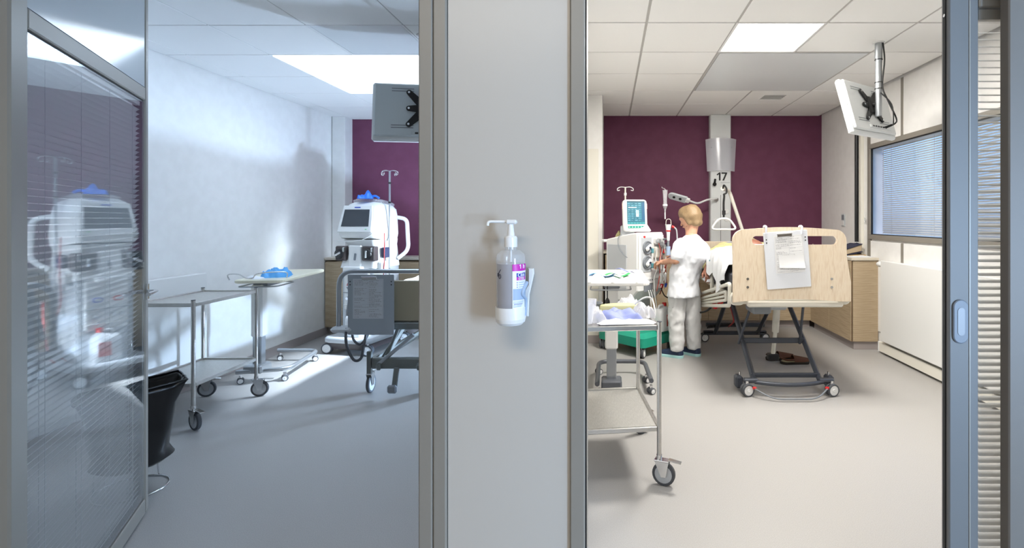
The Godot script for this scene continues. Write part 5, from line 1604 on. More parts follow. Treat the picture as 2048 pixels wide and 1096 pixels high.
func bed_right():
	var o = thing("hospital_bed", "raised hospital bed with beech footboard and slate scissor legs", "bed", Vector3(1.41, 0, -4.0))
	# footboard: beech board with a grip slot
	var fb := CSGPolygon3D.new()
	var P := PackedVector2Array()
	var hw := 0.4475
	for k in 13:                      # arched top edge from left to right
		var t = k / 12.0
		P.append(Vector2(lerpf(-hw + 0.10, hw - 0.10, t), 1.318 + 0.018 * sin(PI * t)))
	for k in 6:
		var a = PI / 2 - PI / 2 * (k + 1) / 6.0
		P.append(Vector2(hw - 0.09 + 0.09 * cos(a), 1.228 + 0.09 * sin(a)))
	P.append(Vector2(hw + 0.002, 1.10))
	P.append(Vector2(hw + 0.035, 0.90))
	P.append(Vector2(hw + 0.035, 0.752))
	for k in 9:                       # gently waved lower edge
		var t = k / 8.0
		P.append(Vector2(lerpf(hw - 0.05, -hw + 0.06, t), 0.752 + 0.018 * sin(PI * t)))
	P.append(Vector2(-hw + 0.005, 0.744))
	P.append(Vector2(-hw + 0.005, 1.0))
	for k in 6:
		var a = PI - PI / 2 * k / 6.0
		P.append(Vector2(-hw + 0.09 + 0.09 * cos(a), 1.228 + 0.09 * sin(a)))
	fb.polygon = P
	fb.depth = 0.028
	fb.material = M.beech
	fb.name = "footboard"
	fb.position = Vector3(0, 0, 0.0)
	var slot := CSGPolygon3D.new()
	slot.polygon = rrect(0.67, 0.068, 0.033, 6)
	slot.depth = 0.1
	slot.position = Vector3(0.04, 1.232, 0.04)
	slot.operation = CSGShape3D.OPERATION_SUBTRACTION
	slot.material = M.beech
	slot.name = "grip_slot"
	fb.add_child(slot)
	o.add_child(fb)
	for q in [[-0.33, 0.93], [-0.33, 0.865], [0.33, 0.93], [0.33, 0.865]]:
		part(o, "bolt", cyl(S(), Vector3(q[0], q[1], 0.0), Vector3(q[0], q[1], 0.006), 0.010, 12), M.chrome)
	part(o, "corner_bumper", ext(S(), rrect(0.12, 0.16, 0.045, 5), 0.05, Transform3D(Basis(), Vector3(0.44, 0.80, -0.06)), 0.01), M.bed_cream)
	part(o, "corner_bumper", ext(S(), rrect(0.12, 0.10, 0.04, 5), 0.05, Transform3D(Basis(), Vector3(-0.40, 0.765, -0.06)), 0.01), M.bed_cream)
	# deck
	part(o, "deck_frame", B3(Vector3(0.02, 0.745, -1.05), Vector3(0.84, 0.045, 2.0), 0.01), M.bed_cream)
	part(o, "deck_end", B3(Vector3(0.06, 0.725, -0.06), Vector3(0.76, 0.05, 0.06), 0.012), M.bed_cream)
	part(o, "motor_box", B3(Vector3(-0.02, 0.675, -0.55), Vector3(0.30, 0.13, 0.30), 0.02), M.light_grey_plastic)
	part(o, "motor_box", B3(Vector3(-0.16, 0.67, -0.30), Vector3(0.16, 0.11, 0.22), 0.015), M.mid_grey_plastic)
	part(o, "warning_sticker", B3(Vector3(0.0, 0.68, -0.397), Vector3(0.09, 0.03, 0.003)), M.yellow_print)
	part(o, "mattress", B3(Vector3(0.0, 0.885, -1.06), Vector3(0.86, 0.22, 1.96), 0.05), M.mattress_dark)
	part(o, "headboard", ext(S(), rrect(0.90, 0.42, 0.09, 5), 0.028, Transform3D(Basis(), Vector3(0.02, 0.92, -2.16)), 0.004), M.beech)
	# lifting legs
	for sg in [-1.0, 1.0]:
		var x = 0.01 + sg * 0.265
		part(o, "lift_leg", tube(S(), [Vector3(x, 0.70, -0.95), Vector3(x, 0.10, -0.08)], 0.024, 4), M.bed_slate)
		part(o, "lift_leg", tube(S(), [Vector3(x * 0.9, 0.70, -1.02), Vector3(x * 0.9, 0.12, -1.72)], 0.024, 4), M.bed_slate)
		part(o, "stay_bar", tube(S(), [Vector3(x - sg * 0.05, 0.71, -0.30), Vector3(x + sg * 0.0 - 0.04, 0.32, -0.42)], 0.012, 8), M.bed_slate)
		caster_pair(o, Vector3(0.01 + sg * 0.335, 0, -0.03))
		caster_pair(o, Vector3(0.01 + sg * 0.345, 0, -1.82))
		part(o, "caster_arm", B3(Vector3(0.01 + sg * 0.30, 0.115, -0.06), Vector3(0.12, 0.035, 0.05), 0.01), M.bed_slate)
		part(o, "caster_arm", B3(Vector3(0.01 + sg * 0.30, 0.115, -1.80), Vector3(0.12, 0.035, 0.05), 0.01), M.bed_slate)
	part(o, "cross_bar", B3(Vector3(0.01, 0.345, -0.43), Vector3(0.53, 0.045, 0.03), 0.006), M.bed_slate)
	part(o, "cross_bar", B3(Vector3(0.01, 0.135, -0.13), Vector3(0.56, 0.035, 0.03), 0.006), M.bed_slate)
	part(o, "foot_tube", tube(S(), curve([Vector3(-0.26, 0.105, -0.05), Vector3(-0.14, 0.10, -0.015), Vector3(0.01, 0.097, 0.0), Vector3(0.16, 0.10, -0.015), Vector3(0.28, 0.105, -0.05)]), 0.016, 10), M.bed_slate)
	part(o, "cross_bar", B3(Vector3(0.0, 0.21, -1.74), Vector3(0.66, 0.045, 0.04), 0.006), M.bed_slate)
	part(o, "cross_bar", B3(Vector3(0.0, 0.105, -1.80), Vector3(0.70, 0.04, 0.05), 0.006), M.bed_slate)
	for sg in [-1.0, 1.0]:
		var pd = part(o, "brake_pedal", B3(Vector3(0.01 + sg * 0.37, 0.075, -0.17), Vector3(0.06, 0.10, 0.09), 0.015), M.bed_slate)
		part(pd, "pedal_knob", cyl(S(), Vector3(0.01 + sg * 0.36, 0.12, -0.16), Vector3(0.01 + sg * 0.36, 0.155, -0.16), 0.008, 8), M.chrome)
	part(o, "brake_bar", tube(S(), fillet([Vector3(-0.28, 0.07, 0.0), Vector3(-0.16, 0.02, 0.10), Vector3(0.18, 0.02, 0.10), Vector3(0.30, 0.07, 0.0)], 0.08, 6), 0.006, 8), M.mid_grey_plastic)
	for sg in [-1.0, 1.0]:
		part(o, "brake_tip", B3(Vector3(0.01 + sg * 0.285, 0.072, 0.0), Vector3(0.03, 0.02, 0.02), 0.005), M.red)
	var act = part(o, "actuator", tube(S(), [Vector3(0.12, 0.66, -0.66), Vector3(0.115, 0.36, -0.70)], 0.032, 12), M.ivory_plastic)
	part(act, "piston", tube(S(), [Vector3(0.115, 0.37, -0.70), Vector3(0.105, 0.13, -0.74)], 0.019, 12), M.ivory_plastic)
	part(act, "pivot_bracket", B3(Vector3(0.105, 0.12, -0.74), Vector3(0.10, 0.06, 0.07), 0.008), M.dark_plastic)
	part(o, "coiled_cable", tube(S(), coil(Vector3(-0.33, 0.20, -1.66), Vector3(0.05, 0.25, -1.60), 0.016, 26), 0.004, 5), M.dark_plastic)
	part(o, "red_lever", tube(S(), curve([Vector3(-0.42, 0.60, -0.85), Vector3(-0.40, 0.55, -0.90), Vector3(-0.36, 0.62, -0.80)]), 0.020, 8), M.red)
	part(o, "red_cable", tube(S(), curve([Vector3(-0.30, 0.70, -0.8), Vector3(-0.27, 0.56, -0.8), Vector3(-0.22, 0.42, -0.9), Vector3(-0.20, 0.30, -1.2)]), 0.008, 6), M.red_dark)
	part(o, "black_cable", tube(S(), curve([Vector3(-0.42, 0.58, -0.88), Vector3(-0.46, 0.50, -1.0), Vector3(-0.50, 0.42, -1.3), Vector3(-0.52, 0.30, -1.8)]), 0.010, 6), M.black_rubber)
	# lowered side rail: three nested loops, tilted with the leg section
	var rl = func(u, y):           # along the rail, up the rail
		return Vector3(-0.455, 0.0, -0.06) + Vector3(0, 0.885, 0) + Vector3(0, -0.207, -1.0) * u + Vector3(0, y, 0)
	part(o, "side_rail", tube(S(), fillet([rl.call(1.5, 0.0), rl.call(0.0, 0.0), rl.call(0.02, -0.175), rl.call(0.30, -0.165), rl.call(1.5, -0.12)], 0.03, 5), 0.016, 10), M.bed_cream)
	part(o, "side_rail", tube(S(), fillet([rl.call(1.5, -0.05), rl.call(0.12, -0.055), rl.call(0.13, -0.125), rl.call(1.5, -0.10)], 0.02, 5), 0.013, 10), M.bed_cream)
	part(o, "rail_bar", tube(S(), [rl.call(1.5, -0.078), rl.call(0.16, -0.090)], 0.011, 8), M.bed_cream)
	part(o, "rail_post", B3(Vector3(-0.44, 0.80, -0.85), Vector3(0.03, 0.20, 0.05), 0.008), M.bed_cream)
	part(o, "rail_post", B3(Vector3(-0.44, 0.78, -0.60), Vector3(0.03, 0.16, 0.035), 0.008, Basis(Vector3.RIGHT, 0.2)), M.ivory_plastic)
	part(o, "side_rail", tube(S(), fillet([Vector3(0.49, 0.86, -1.6), Vector3(0.49, 0.86, -0.25), Vector3(0.49, 0.70, -0.25), Vector3(0.49, 0.70, -1.6)], 0.04, 5), 0.015, 10), M.bed_cream)
	# lifting pole behind the patient
	var lp = part(o, "lifting_pole", tube(S(), fillet([Vector3(0.17, 0.72, -2.10), Vector3(0.19, 1.22, -2.10), Vector3(0.0, 1.73, -2.02), Vector3(-0.155, 1.74, -1.68)], 0.07, 6), 0.021, 12), M.ivory_plastic)
	part(lp, "hook", tube(S(), curve([Vector3(-0.15, 1.74, -1.68), Vector3(-0.145, 1.775, -1.66), Vector3(-0.12, 1.74, -1.65), Vector3(-0.12, 1.69, -1.65), Vector3(-0.15, 1.675, -1.65)]), 0.010, 8), M.black_rubber)
	# trapeze handle
	var h = thing("trapeze_handle", "white triangular grab handle hanging on a black strap above the bed", "handle", Vector3(1.262, 0, -5.65))
	part(h, "strap", tube(S(), curve([Vector3(0.0, 1.68, 0), Vector3(0.004, 1.65, 0), Vector3(-0.002, 1.57, 0), Vector3(0.0, 1.42, 0)]), 0.012, 6), M.black_rubber)
	part(h, "strap_buckle", B3(Vector3(0, 1.47, 0), Vector3(0.036, 0.05, 0.02), 0.004), M.dark_plastic)
	part(h, "grip", tube(S(), fillet([Vector3(-0.145, 1.285, 0), Vector3(0.145, 1.285, 0), Vector3(0.06, 1.405, 0), Vector3(-0.06, 1.405, 0)], 0.05, 6, true), 0.012, 10, true), M.white_plastic)
	# chart on the footboard
	var c = clipboard("white clipboard with hospital forms hung on the beech footboard", Vector3(1.37, 1.303, -3.988), 0.0, 0.075, 0.345, 0.445, M.board_white, M.paper_form, true)
	for sg in [-1.0, 1.0]:
		part(c, "hanging_strap", tube(S(), fillet([Vector3(sg * 0.14 - 0.01, -0.02, 0.006), Vector3(sg * 0.14 - 0.01, 0.040, 0.006), Vector3(sg * 0.14 - 0.01, 0.040, -0.052), Vector3(sg * 0.14 - 0.01, -0.01, -0.052)], 0.015), 0.009, 6), M.label_white)
	part(c, "sheet_of_paper", grid(S(), 6, 6, func(u, v): return Vector3(0.045 + (u - 0.5) * 0.20 + 0.007 * v, -0.185 - v * 0.10, 0.008 + 0.016 * v * v * (0.6 + 0.4 * u))), M.paper)

func caster_pair(o, at):
	caster(o, at, 0.05, 0.25, "twin")

func coil(a, b, r, turns):
	var pts = []
	var d = (b - a).normalized()
	var u = d.cross(Vector3.UP).normalized()
	var v = d.cross(u)
	for k in turns * 8 + 1:
		var t = TAU * k / 8.0
		pts.append(a.lerp(b, k / (turns * 8.0)) + (u * cos(t) + v * sin(t)) * r)
	return pts

func bedding_right():
	var nz := FastNoiseLite.new()
	nz.seed = 9
	nz.frequency = 5.0
	# white sheet over the raised legs, hanging over the near side of the mattress
	var s := S()
	grid(s, 34, 34, func(u, v):
		var z = -4.16 - v * 0.86
		var mound = 0.115 * exp(-pow((v - 0.62) / 0.45, 2.0))
		var top_y = 1.012 + mound
		var f = 0.010 * nz.get_noise_2d(u * 4.0, v * 2.0) + 0.006 * sin(u * 26.0 + v * 6.0)
		var drop = 0.10 + 0.20 * exp(-pow((v - 0.34) / 0.16, 2.0)) + 0.13 * exp(-pow((v - 0.75) / 0.16, 2.0))
		if u < 0.3:
			var t = 1.0 - u / 0.3
			var bend = minf(t * 1.6, 1.0)
			var y = top_y - drop * t - 0.03 * bend
			return Vector3(0.972 - 0.035 * sin(bend * PI / 2) + 0.014 * sin(v * 34.0) * t, y + f, z + 0.05 * t * (v - 0.35))
		var k = (u - 0.3) / 0.7
		return Vector3(0.972 + 0.83 * k, top_y + f + 0.035 * sin(PI * k) * (0.4 + mound * 5.0), z), 0.004)
	solo("bed_sheet", s, M.sheet_white, "white sheet covering the patient's legs, hanging over the near bed edge", "sheet")
	var p := S()
	blob(p, Vector3(0, 0.07, 0), Vector3(0.28, 0.085, 0.20))
	solo("pillow", p, M.sheet_white, "white pillow at the head of the raised bed", "pillow", Vector3(1.52, 0.996, -5.90))
	var w := S()
	crumpled(w, 0.13, 0.26, 0.06, 31)
	solo("arm_towel", w, M.uniform_white, "white towel under the patient's forearm at the bed edge", "towel", Vector3(0.985, 0.80, -4.98))
	var tc := S()
	crumpled(tc, 0.08, 0.16, 0.05, 35)
	solo("teal_cloth", tc, M.teal_cloth, "small teal cloth tucked between yellow gown and white sheet", "cloth", Vector3(0.985, 1.0, -4.90))

func exam_lamp_right():
	var o = thing("exam_lamp", "flat white examination lamp on a bent arm above the nurse's head", "lamp", Vector3(0.84, 1.665, -6.30))
	var B := Basis(Vector3.BACK, -0.28) * Basis(Vector3.RIGHT, 0.75)
	var poly := PackedVector2Array()
	for k in 9:
		var a = PI / 2 + PI * k / 8
		poly.append(Vector2(-0.075 + 0.05 * cos(a), 0.05 * sin(a)))
	poly.append(Vector2(0.11, -0.05))
	poly.append(Vector2(0.11, 0.05))
	var head = part(o, "lamp_head", ext(S(), poly, 0.03, Transform3D(B, Vector3.ZERO), 0.008), M.light_grey_plastic)
	for x in [-0.05, 0.03]:
		part(head, "lens", cyl(S(), B * Vector3(x, 0, 0.013), B * Vector3(x, 0, 0.017), 0.018, 14), M.dark_plastic)
	part(o, "joint", bx(S(), B * Vector3(0.12, 0, 0), Vector3(0.06, 0.07, 0.035), 0.01, B), M.white_plastic)
	part(o, "arm", tube(S(), fillet([B * Vector3(0.14, 0, 0), Vector3(0.26, -0.075, -0.10), Vector3(0.40, -0.02, -0.24), Vector3(0.575, 0.01, -0.45)], 0.07, 6), 0.013, 10), M.white_plastic)

# ---------------------------------------------------------------- people
func nurse():
	var o = thing("person", "nurse in white tunic and trousers bending over the dialysis machine", "person", Vector3(0.738, 0, -5.19), deg_to_rad(-35.0))
	var V = func(x, y, z): return Vector3(x, y, z)
	# skin body: one continuous figure
	var hd := Vector3(0.075, 1.40, -0.02)
	var body = [
		[Vector3(0.02, 0.80, 0.0), 0.11, Vector3(0.08, 1.05, -0.01), 0.115], [Vector3(0.08, 1.05, -0.01), 0.115, Vector3(0.10, 1.19, -0.01), 0.07],
		[Vector3(0.10, 1.19, -0.01), 0.055, hd + Vector3(0.0, -0.07, 0.0), 0.052],
		[Vector3(0.07, 1.14, 0.15), 0.05, Vector3(0.07, 1.14, -0.17), 0.05],
		[Vector3(0.06, 1.13, 0.16), 0.048, Vector3(0.025, 1.00, 0.195), 0.041], [Vector3(0.025, 1.00, 0.195), 0.041, Vector3(-0.155, 0.962, 0.10), 0.028],
		[Vector3(0.06, 1.13, -0.18), 0.048, Vector3(0.02, 1.00, -0.22), 0.041], [Vector3(0.02, 1.00, -0.22), 0.041, Vector3(-0.15, 1.02, -0.15), 0.028],
		[Vector3(-0.03, 0.74, 0.06), 0.085, Vector3(-0.045, 0.42, 0.06), 0.055], [Vector3(-0.045, 0.42, 0.06), 0.055, Vector3(-0.045, 0.07, 0.055), 0.038],
		[Vector3(0.06, 0.74, -0.09), 0.085, Vector3(0.07, 0.42, -0.10), 0.055], [Vector3(0.07, 0.42, -0.10), 0.055, Vector3(0.07, 0.07, -0.11), 0.038]]
	var s := S()
	nets(s, body, 0.013, 0.03)
	# head on its own finer grid: looks down to the left
	var F := Basis(Vector3.UP, PI) * Basis(Vector3.BACK, -0.30)       # local +x is where the face looks
	F = Basis(Vector3(-0.93, -0.36, 0.0), Vector3(-0.36, 0.93, 0.0), Vector3(0, 0, -1))
	var H = func(x, y, z): return hd + F * Vector3(x, y, z)
	nets(s, [[H.call(-0.025, 0.03, 0), 0.085, H.call(0.015, 0.03, 0), 0.082], [H.call(0.03, -0.02, 0), 0.062, H.call(0.045, -0.075, 0), 0.040], [H.call(0.055, -0.088, 0), 0.024, H.call(0.06, -0.092, 0), 0.022],
		[H.call(0.088, 0.012, 0), 0.008, H.call(0.112, -0.022, 0), 0.012], [H.call(0.092, -0.052, -0.014), 0.008, H.call(0.092, -0.052, 0.014), 0.008], [H.call(0.083, 0.03, -0.04), 0.010, H.call(0.083, 0.03, 0.04), 0.010],
		[H.call(-0.01, 0.01, 0.082), 0.012, H.call(-0.02, -0.02, 0.078), 0.012], [H.call(-0.01, 0.01, -0.082), 0.012, H.call(-0.02, -0.02, -0.078), 0.012], [H.call(-0.03, -0.05, 0), 0.05, Vector3(0.095, 1.24, -0.01), 0.052]], 0.005, 0.02)
	# hands with separate fingers
	for q in [[Vector3(-0.155, 0.962, 0.10), Vector3(-0.92, -0.12, -0.36), 1.0], [Vector3(-0.15, 1.02, -0.15), Vector3(-0.95, -0.18, 0.25), -1.0]]:
		hand(s, q[0], q[1].normalized(), q[2])
	var b = part(o, "body", s, M.skin)
	for sg in [-1.0, 1.0]:
		part(b, "eye", blob(S(), H.call(0.080, 0.012, sg * 0.031), Vector3.ONE * 0.012, Basis(), 10, 7), M.eye_white)
	part(b, "mouth", tube(S(), [H.call(0.098, -0.054, -0.02), H.call(0.103, -0.053, 0.0), H.call(0.098, -0.054, 0.02)], 0.0045, 6), M.lip)
	# hair: chin length, blond
	var hs := S()
	nets(hs, [[H.call(-0.035, 0.045, 0), 0.095, H.call(0.01, 0.055, 0), 0.088], [H.call(-0.055, 0.0, 0.03), 0.072, H.call(-0.06, -0.055, 0.03), 0.045], [H.call(-0.055, 0.0, -0.03), 0.072, H.call(-0.06, -0.055, -0.03), 0.045], [H.call(0.0, 0.03, 0.075), 0.026, H.call(-0.015, -0.05, 0.078), 0.022], [H.call(0.0, 0.03, -0.075), 0.026, H.call(-0.015, -0.05, -0.078), 0.022], [H.call(0.045, 0.085, -0.02), 0.038, H.call(0.06, 0.075, 0.03), 0.030]], 0.007, 0.025, 0.006)
	part(o, "hair", hs, M.hair_blond, "short blond hair")
	# tunic
	var ts := S()
	nets(ts, [[Vector3(0.0, 0.60, 0.05), 0.138, Vector3(0.02, 0.86, 0.04), 0.118], [Vector3(0.015, 0.60, -0.06), 0.138, Vector3(0.03, 0.86, -0.05), 0.118], [Vector3(0.03, 0.86, 0.03), 0.128, Vector3(0.12, 1.06, 0.02), 0.138], [Vector3(0.03, 0.86, -0.04), 0.128, Vector3(0.12, 1.06, -0.05), 0.138],
		[Vector3(0.135, 1.07, 0), 0.145, Vector3(0.10, 1.165, -0.01), 0.095], [Vector3(0.075, 1.145, 0.145), 0.066, Vector3(0.075, 1.145, -0.165), 0.066], [Vector3(0.055, 1.12, 0.165), 0.067, Vector3(0.035, 1.035, 0.190), 0.064], [Vector3(0.055, 1.12, -0.185), 0.067, Vector3(0.03, 1.035, -0.215), 0.064]], 0.012, 0.05, 0.010, 0.615)
	part(o, "tunic", ts, M.uniform_white, "white short-sleeved tunic")
	# trousers
	var tr := S()
	nets(tr, [[Vector3(0.0, 0.72, 0.05), 0.10, Vector3(0.03, 0.72, -0.06), 0.10], [Vector3(-0.02, 0.68, 0.06), 0.10, Vector3(-0.04, 0.40, 0.06), 0.083], [Vector3(-0.04, 0.40, 0.06), 0.083, Vector3(-0.035, 0.10, 0.055), 0.072], [Vector3(0.05, 0.68, -0.09), 0.10, Vector3(0.065, 0.40, -0.10), 0.083], [Vector3(0.065, 0.40, -0.10), 0.083, Vector3(0.075, 0.10, -0.11), 0.072]], 0.012, 0.02, 0.014, 0.065)
	part(o, "trousers", tr, M.trouser_white, "loose white trousers")
	for q in [[Vector3(-0.045, 0, 0.06), 0.12], [Vector3(0.07, 0, -0.11), -0.10]]:
		var X := Transform3D(Basis(Vector3.UP, q[1]), q[0])
		var sh = part(o, "shoe", loft(S(), [[0.022, 0.27, 0.085, -0.055, 0, 0.042], [0.05, 0.26, 0.085, -0.05, 0, 0.042], [0.075, 0.17, 0.075, -0.01, 0, 0.036], [0.095, 0.09, 0.07, 0.025, 0, 0.034]], X, 6, true), M.shoe_navy)
		part(sh, "sole", loft(S(), [[0.0, 0.27, 0.088, -0.055, 0, 0.043], [0.022, 0.28, 0.093, -0.055, 0, 0.046], [0.028, 0.272, 0.088, -0.055, 0, 0.043]], X, 6, true), M.sole_mint)
	return o

# palm, four fingers and a thumb grown from a wrist, added to the body's surface
func hand(s, wrist, d, side):
	var across = d.cross(Vector3.UP).normalized() * side
	var down = across.cross(d).normalized()
	if down.y > 0.0:
		down = -down
	var bones = [[wrist, 0.026, wrist + d * 0.04, 0.026]]
	for k in 4:
		var o = across * (k - 1.5) * 0.020
		bones.append([wrist + d * 0.01 + o * 0.6, 0.014, wrist + d * 0.085 + o, 0.011])
		var l = [0.036, 0.042, 0.039, 0.030][k]
		var p = wrist + d * 0.085 + o
		var p1 = p + (d * 0.9 + down * 0.42).normalized() * l
		var p2 = p1 + (d * 0.45 + down * 0.9).normalized() * l * 0.72
		var p3 = p2 + (-d * 0.15 + down).normalized() * l * 0.55
		bones.append([p, 0.0100, p1, 0.0090])
		bones.append([p1, 0.0090, p2, 0.0082])
		bones.append([p2, 0.0082, p3, 0.0072])
	var t0 = wrist + d * 0.03 - across * 0.026
	var t1 = t0 + (d * 0.6 - across * 0.55 + down * 0.5).normalized() * 0.042
	var t2 = t1 + (d * 0.8 + down * 0.6).normalized() * 0.03
	bones.append([t0, 0.014, t1, 0.0105])
	bones.append([t1, 0.0105, t2, 0.0085])
	nets(s, bones, 0.0038, 0.008)

func patient():
	var o = thing("person", "patient in a lime-yellow gown lying in the raised bed, mostly hidden", "person", Vector3(1.32, 1.0, -5.3))
	var s := S()
	var hd := Vector3(0.22, 0.12, -0.60)
	nets(s, [[Vector3(0.08, 0.10, 0.35), 0.10, Vector3(0.14, 0.09, -0.25), 0.12], [Vector3(0.14, 0.10, -0.25), 0.07, Vector3(0.24, 0.11, -0.5), 0.05], [Vector3(-0.08, 0.06, -0.22), 0.05, Vector3(-0.28, 0.0, 0.10), 0.042], [Vector3(-0.28, 0.0, 0.10), 0.042, Vector3(-0.375, -0.09, 0.33), 0.03],
		[Vector3(0.36, 0.06, -0.22), 0.05, Vector3(0.44, 0.05, 0.10), 0.042], [Vector3(0.42, 0.05, 0.10), 0.042, Vector3(0.36, 0.07, 0.30), 0.03], [Vector3(0.0, 0.06, 0.35), 0.075, Vector3(0.02, 0.05, 0.75), 0.05], [Vector3(0.20, 0.06, 0.35), 0.075, Vector3(0.22, 0.05, 0.75), 0.05]], 0.014, 0.03)
	nets(s, [[hd, 0.085, hd + Vector3(0, 0.01, -0.05), 0.085], [hd + Vector3(0, 0.05, 0.05), 0.05, hd + Vector3(0, 0.04, 0.085), 0.03], [hd + Vector3(0, 0.095, 0.015), 0.010, hd + Vector3(0, 0.10, 0.035), 0.013], [hd + Vector3(0.082, 0, -0.01), 0.012, hd + Vector3(0.078, 0, 0.02), 0.012], [hd + Vector3(-0.082, 0, -0.01), 0.012, hd + Vector3(-0.078, 0, 0.02), 0.012], [hd + Vector3(0, 0, 0.06), 0.05, Vector3(0.24, 0.11, -0.5), 0.05]], 0.007, 0.02)
	hand(s, Vector3(-0.375, -0.09, 0.33), Vector3(0.02, -0.45, 0.89).normalized(), -1.0)
	hand(s, Vector3(0.36, 0.07, 0.30), Vector3(-0.3, 0.05, 0.95).normalized(), 1.0)
	part(o, "body", s, M.skin_dark)
	var h := S()
	nets(h, [[hd + Vector3(0, -0.005, -0.03), 0.09, hd + Vector3(0, 0.03, -0.07), 0.082]], 0.01, 0.02, 0.006)
	part(o, "hair", h, M.hair_grey)
	var g := S()
	nets(g, [[Vector3(0.06, 0.045, 0.40), 0.10, Vector3(0.12, 0.06, -0.25), 0.13], [Vector3(0.16, 0.045, 0.40), 0.10, Vector3(0.20, 0.06, -0.25), 0.13], [Vector3(-0.08, 0.06, -0.24), 0.09, Vector3(-0.25, 0.0, 0.04), 0.085], [Vector3(-0.25, 0.0, 0.04), 0.09, Vector3(-0.335, -0.045, 0.22), 0.075], [Vector3(0.36, 0.06, -0.22), 0.08, Vector3(0.44, 0.05, 0.06), 0.07]], 0.012, 0.06, 0.016)
	part(o, "gown", g, M.lime, "lime-yellow gown")

# ---------------------------------------------------------------- small things
func trolley_load():
	var y := 0.842
	var K := Transform3D(Basis(Vector3.UP, deg_to_rad(7.0)), Vector3(0.018, y, -2.977))
	var put = func(o, x, z, t): 
		o.position = K * Vector3(x, 0, z)
		o.rotation.y = deg_to_rad(7.0) + t
	var o = solo("lavender_pack", crumpled(S(), 0.25, 0.20, 0.055, 41), M.lavender, "lavender wrapped dressing pack on the laden trolley", "pack")
	put.call(o, 0.02, 0.10, 0.05)
	o = solo("dressing_towel", crumpled(S(), 0.30, 0.10, 0.022, 43), M.uniform_white, "white folded towel on the front edge of the laden trolley", "towel")
	put.call(o, 0.04, 0.245, -0.05)
	var d = thing("kidney_dish", "pale yellow kidney dish on the laden trolley behind the lavender pack", "dish")
	put.call(d, 0.06, -0.10, 0.0)
	var poly := PackedVector2Array()
	for k in 24:
		var a = TAU * k / 24
		poly.append(Vector2(0.13 * cos(a), 0.055 * sin(a) - 0.02 * pow(cos(a), 2.0)))
	part(d, "bowl", ext(S(), poly, 0.04, Transform3D(Basis(Vector3.RIGHT, -PI / 2), Vector3(0, 0.022, 0)), 0.004, true), M.dish_yellow)
	var g = thing("grey_dish", "small round grey dish on the laden trolley beside the yellow dish", "dish")
	put.call(g, -0.10, -0.13, 0.0)
	part(g, "bowl", lathe(S(), [Vector2(0, 0.002), Vector2(0.03, 0.002), Vector2(0.05, 0.045), Vector2(0.055, 0.05), Vector2(0.05, 0.05), Vector2(0.03, 0.012), Vector2(0, 0.01)], Transform3D(), 20), M.mid_grey_plastic)
	for q in [[0.165, 0.06, 0.10, 0.15, 0.085, 51, "clear plastic bag of tubing at the right end of the laden trolley"], [-0.13, 0.16, 0.12, 0.14, 0.07, 53, "clear plastic bag at the front left of the laden trolley"], [0.13, -0.22, 0.13, 0.14, 0.07, 55, "clear plastic bag at the back right of the laden trolley"]]:
		o = solo("plastic_bag", crumpled(S(), q[2], q[3], q[4], q[5], 14.0), M.bag_film, q[6], "bag", Vector3.ZERO, 0.0, "plastic bags on the laden trolley")
		put.call(o, q[0], q[1], 0.2)
	for q in [[-0.165, 0.235, "clear plastic cup at the front left corner of the laden trolley"], [-0.135, 0.05, "clear plastic cup behind the front left cup on the laden trolley"]]:
		var c = thing("plastic_cup", q[2], "cup", Vector3.ZERO, 0.0, "cups on the laden trolley")
		put.call(c, q[0], q[1], 0.0)
		part(c, "cup", lathe(S(), [Vector2(0, 0.002), Vector2(0.024, 0.002), Vector2(0.033, 0.10), Vector2(0.034, 0.10), Vector2(0.025, 0.0)], Transform3D(), 20), M.bag_film)
	var r = thing("tubing_coil", "white coiled tubing with red clip hanging over the trolley's right edge", "tubing")
	put.call(r, 0.175, 0.02, 0.0)
	part(r, "line", tube(S(), curve([Vector3(-0.05, 0.06, 0.0), Vector3(0.0, 0.10, 0.02), Vector3(0.05, 0.09, 0.0), Vector3(0.062, 0.02, 0.04), Vector3(0.05, -0.03, 0.05), Vector3(0.035, -0.01, 0.06)]), 0.005, 6), M.white_plastic)

func table_load():
	var y := 0.925
	solo("paper_drape", crumpled(S(), 0.52, 0.60, 0.040, 61, 7.0, 22), M.paper, "crumpled white sterile paper drape over the white overbed table", "paper", Vector3(0.0, y, -4.12), 0.0)
	for q in [[0.06, -3.95, 0.35, "green", "long green peel-off strip on the white paper drape"], [-0.06, -3.93, 0.10, "light_blue", "light blue peel-off strip beside the green strip"], [0.13, -4.30, -0.2, "lavender", "small blue-grey wrapper at the back of the white overbed table"]]:
		solo("peel_strip", grid(S(), 10, 2, func(u, v): return Vector3((u - 0.5) * 0.20, 0.045 + 0.014 * sin(u * 7.0), (v - 0.5) * 0.05), 0.002), M[q[3]], q[4], "wrapper", Vector3(q[0], y, q[1]), q[2], "wrappers on the white overbed table")
	solo("gauze_pack", crumpled(S(), 0.20, 0.20, 0.07, 67, 12.0), M.sheet_white, "white gauze pack at the left end of the white overbed table", "pack", Vector3(-0.13, y, -3.95))

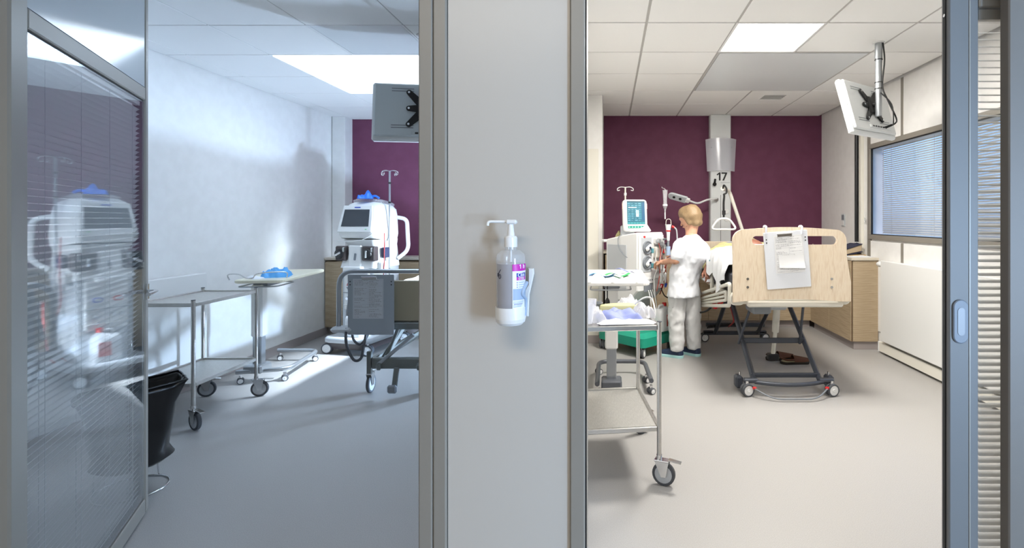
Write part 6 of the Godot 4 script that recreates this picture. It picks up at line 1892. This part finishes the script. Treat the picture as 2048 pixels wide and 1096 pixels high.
func slippers():
	for q in [[Vector3(1.79, 0, -4.94), 0.06, "brown slipper under the raised bed, nearer the camera"], [Vector3(1.69, 0, -5.08), 0.16, "brown slipper under the raised bed, behind its pair"]]:
		var o = thing("slipper", q[2], "slipper", q[0], q[1], "slippers under the bed")
		part(o, "sole", loft(S(), [[0.0, 0.28, 0.095, 0, 0, 0.045], [0.024, 0.29, 0.10, 0, 0, 0.048]], Transform3D(), 6, true), M.slipper_sole)
		part(o, "lining", loft(S(), [[0.024, 0.26, 0.085, 0, 0, 0.042], [0.03, 0.25, 0.08, 0, 0, 0.04]], Transform3D(), 6, true), M.slipper_lining)
		part(o, "upper", grid(S(), 10, 10, func(u, v):
			var a = PI * v
			var x = lerpf(-0.02, 0.145, u)
			var r = 0.049 * sqrt(maxf(1.0 - pow(maxf(x - 0.05, 0.0) / 0.098, 2.0), 0.0))
			return Vector3(x, 0.022 + sin(a) * (0.062 - 0.035 * u), cos(a) * r), 0.004), M.slipper_brown)
		part(o, "heel_rim", tube(S(), curve([Vector3(-0.02, 0.05, 0.046), Vector3(-0.09, 0.045, 0.044), Vector3(-0.137, 0.055, 0.0), Vector3(-0.09, 0.045, -0.044), Vector3(-0.02, 0.05, -0.046)]), 0.008, 6), M.slipper_brown)

func counter_load():
	var y := 0.985
	solo("paper_stack", crumpled(S(), 0.26, 0.30, 0.014, 71, 6.0), M.paper, "loose white papers on the short counter beside the window", "papers", Vector3(2.73, y, -5.64), 0.1)
	var b = thing("ring_binder", "navy ring binder with tan pages leaning open on the short counter", "binder", Vector3(2.73, y + 0.014, -5.80), 0.12)
	part(b, "pages", ext(S(), PackedVector2Array([Vector2(-0.14, 0.0), Vector2(0.07, 0.04), Vector2(0.08, 0.115), Vector2(-0.14, 0.05)]), 0.22, Transform3D(), 0.004), M.binder_tan)
	part(b, "lower_cover", bx(S(), Vector3(-0.035, 0.012, 0.0), Vector3(0.24, 0.008, 0.24), 0.002, Basis(Vector3.BACK, 0.19)), M.binder_navy)
	part(b, "upper_cover", bx(S(), Vector3(-0.035, 0.088, 0.0), Vector3(0.24, 0.006, 0.24), 0.002, Basis(Vector3.BACK, 0.29)), M.binder_navy)
	part(b, "spine", tube(S(), curve([Vector3(0.075, 0.03, 0), Vector3(0.105, 0.06, 0), Vector3(0.105, 0.10, 0), Vector3(0.08, 0.125, 0)]), 0.012, 6), M.binder_navy)
	var f = thing("yellow_folder", "yellow folder under the navy ring binder", "folder", Vector3(2.72, y + 0.004, -5.80), 0.05)
	part(f, "cover", B3(Vector3(0, 0.005, 0), Vector3(0.27, 0.006, 0.24), 0.002), M.binder_yellow)
	part(f, "sheets", B3(Vector3(0, 0.0105, 0), Vector3(0.25, 0.004, 0.22), 0.001), M.binder_tan)
	solo("folded_cloth", crumpled(S(), 0.30, 0.22, 0.10, 77, 7.0), M.cloth_tan, "folded tan cloth on the counter, seen through the footboard slot", "cloth", Vector3(2.66, y, -6.44))
	solo("tan_bag", crumpled(S(), 0.26, 0.20, 0.12, 79, 6.0), M.binder_tan, "tan paper bag on the counter behind the bed, left of the folded cloth", "bag", Vector3(2.06, y, -6.72))
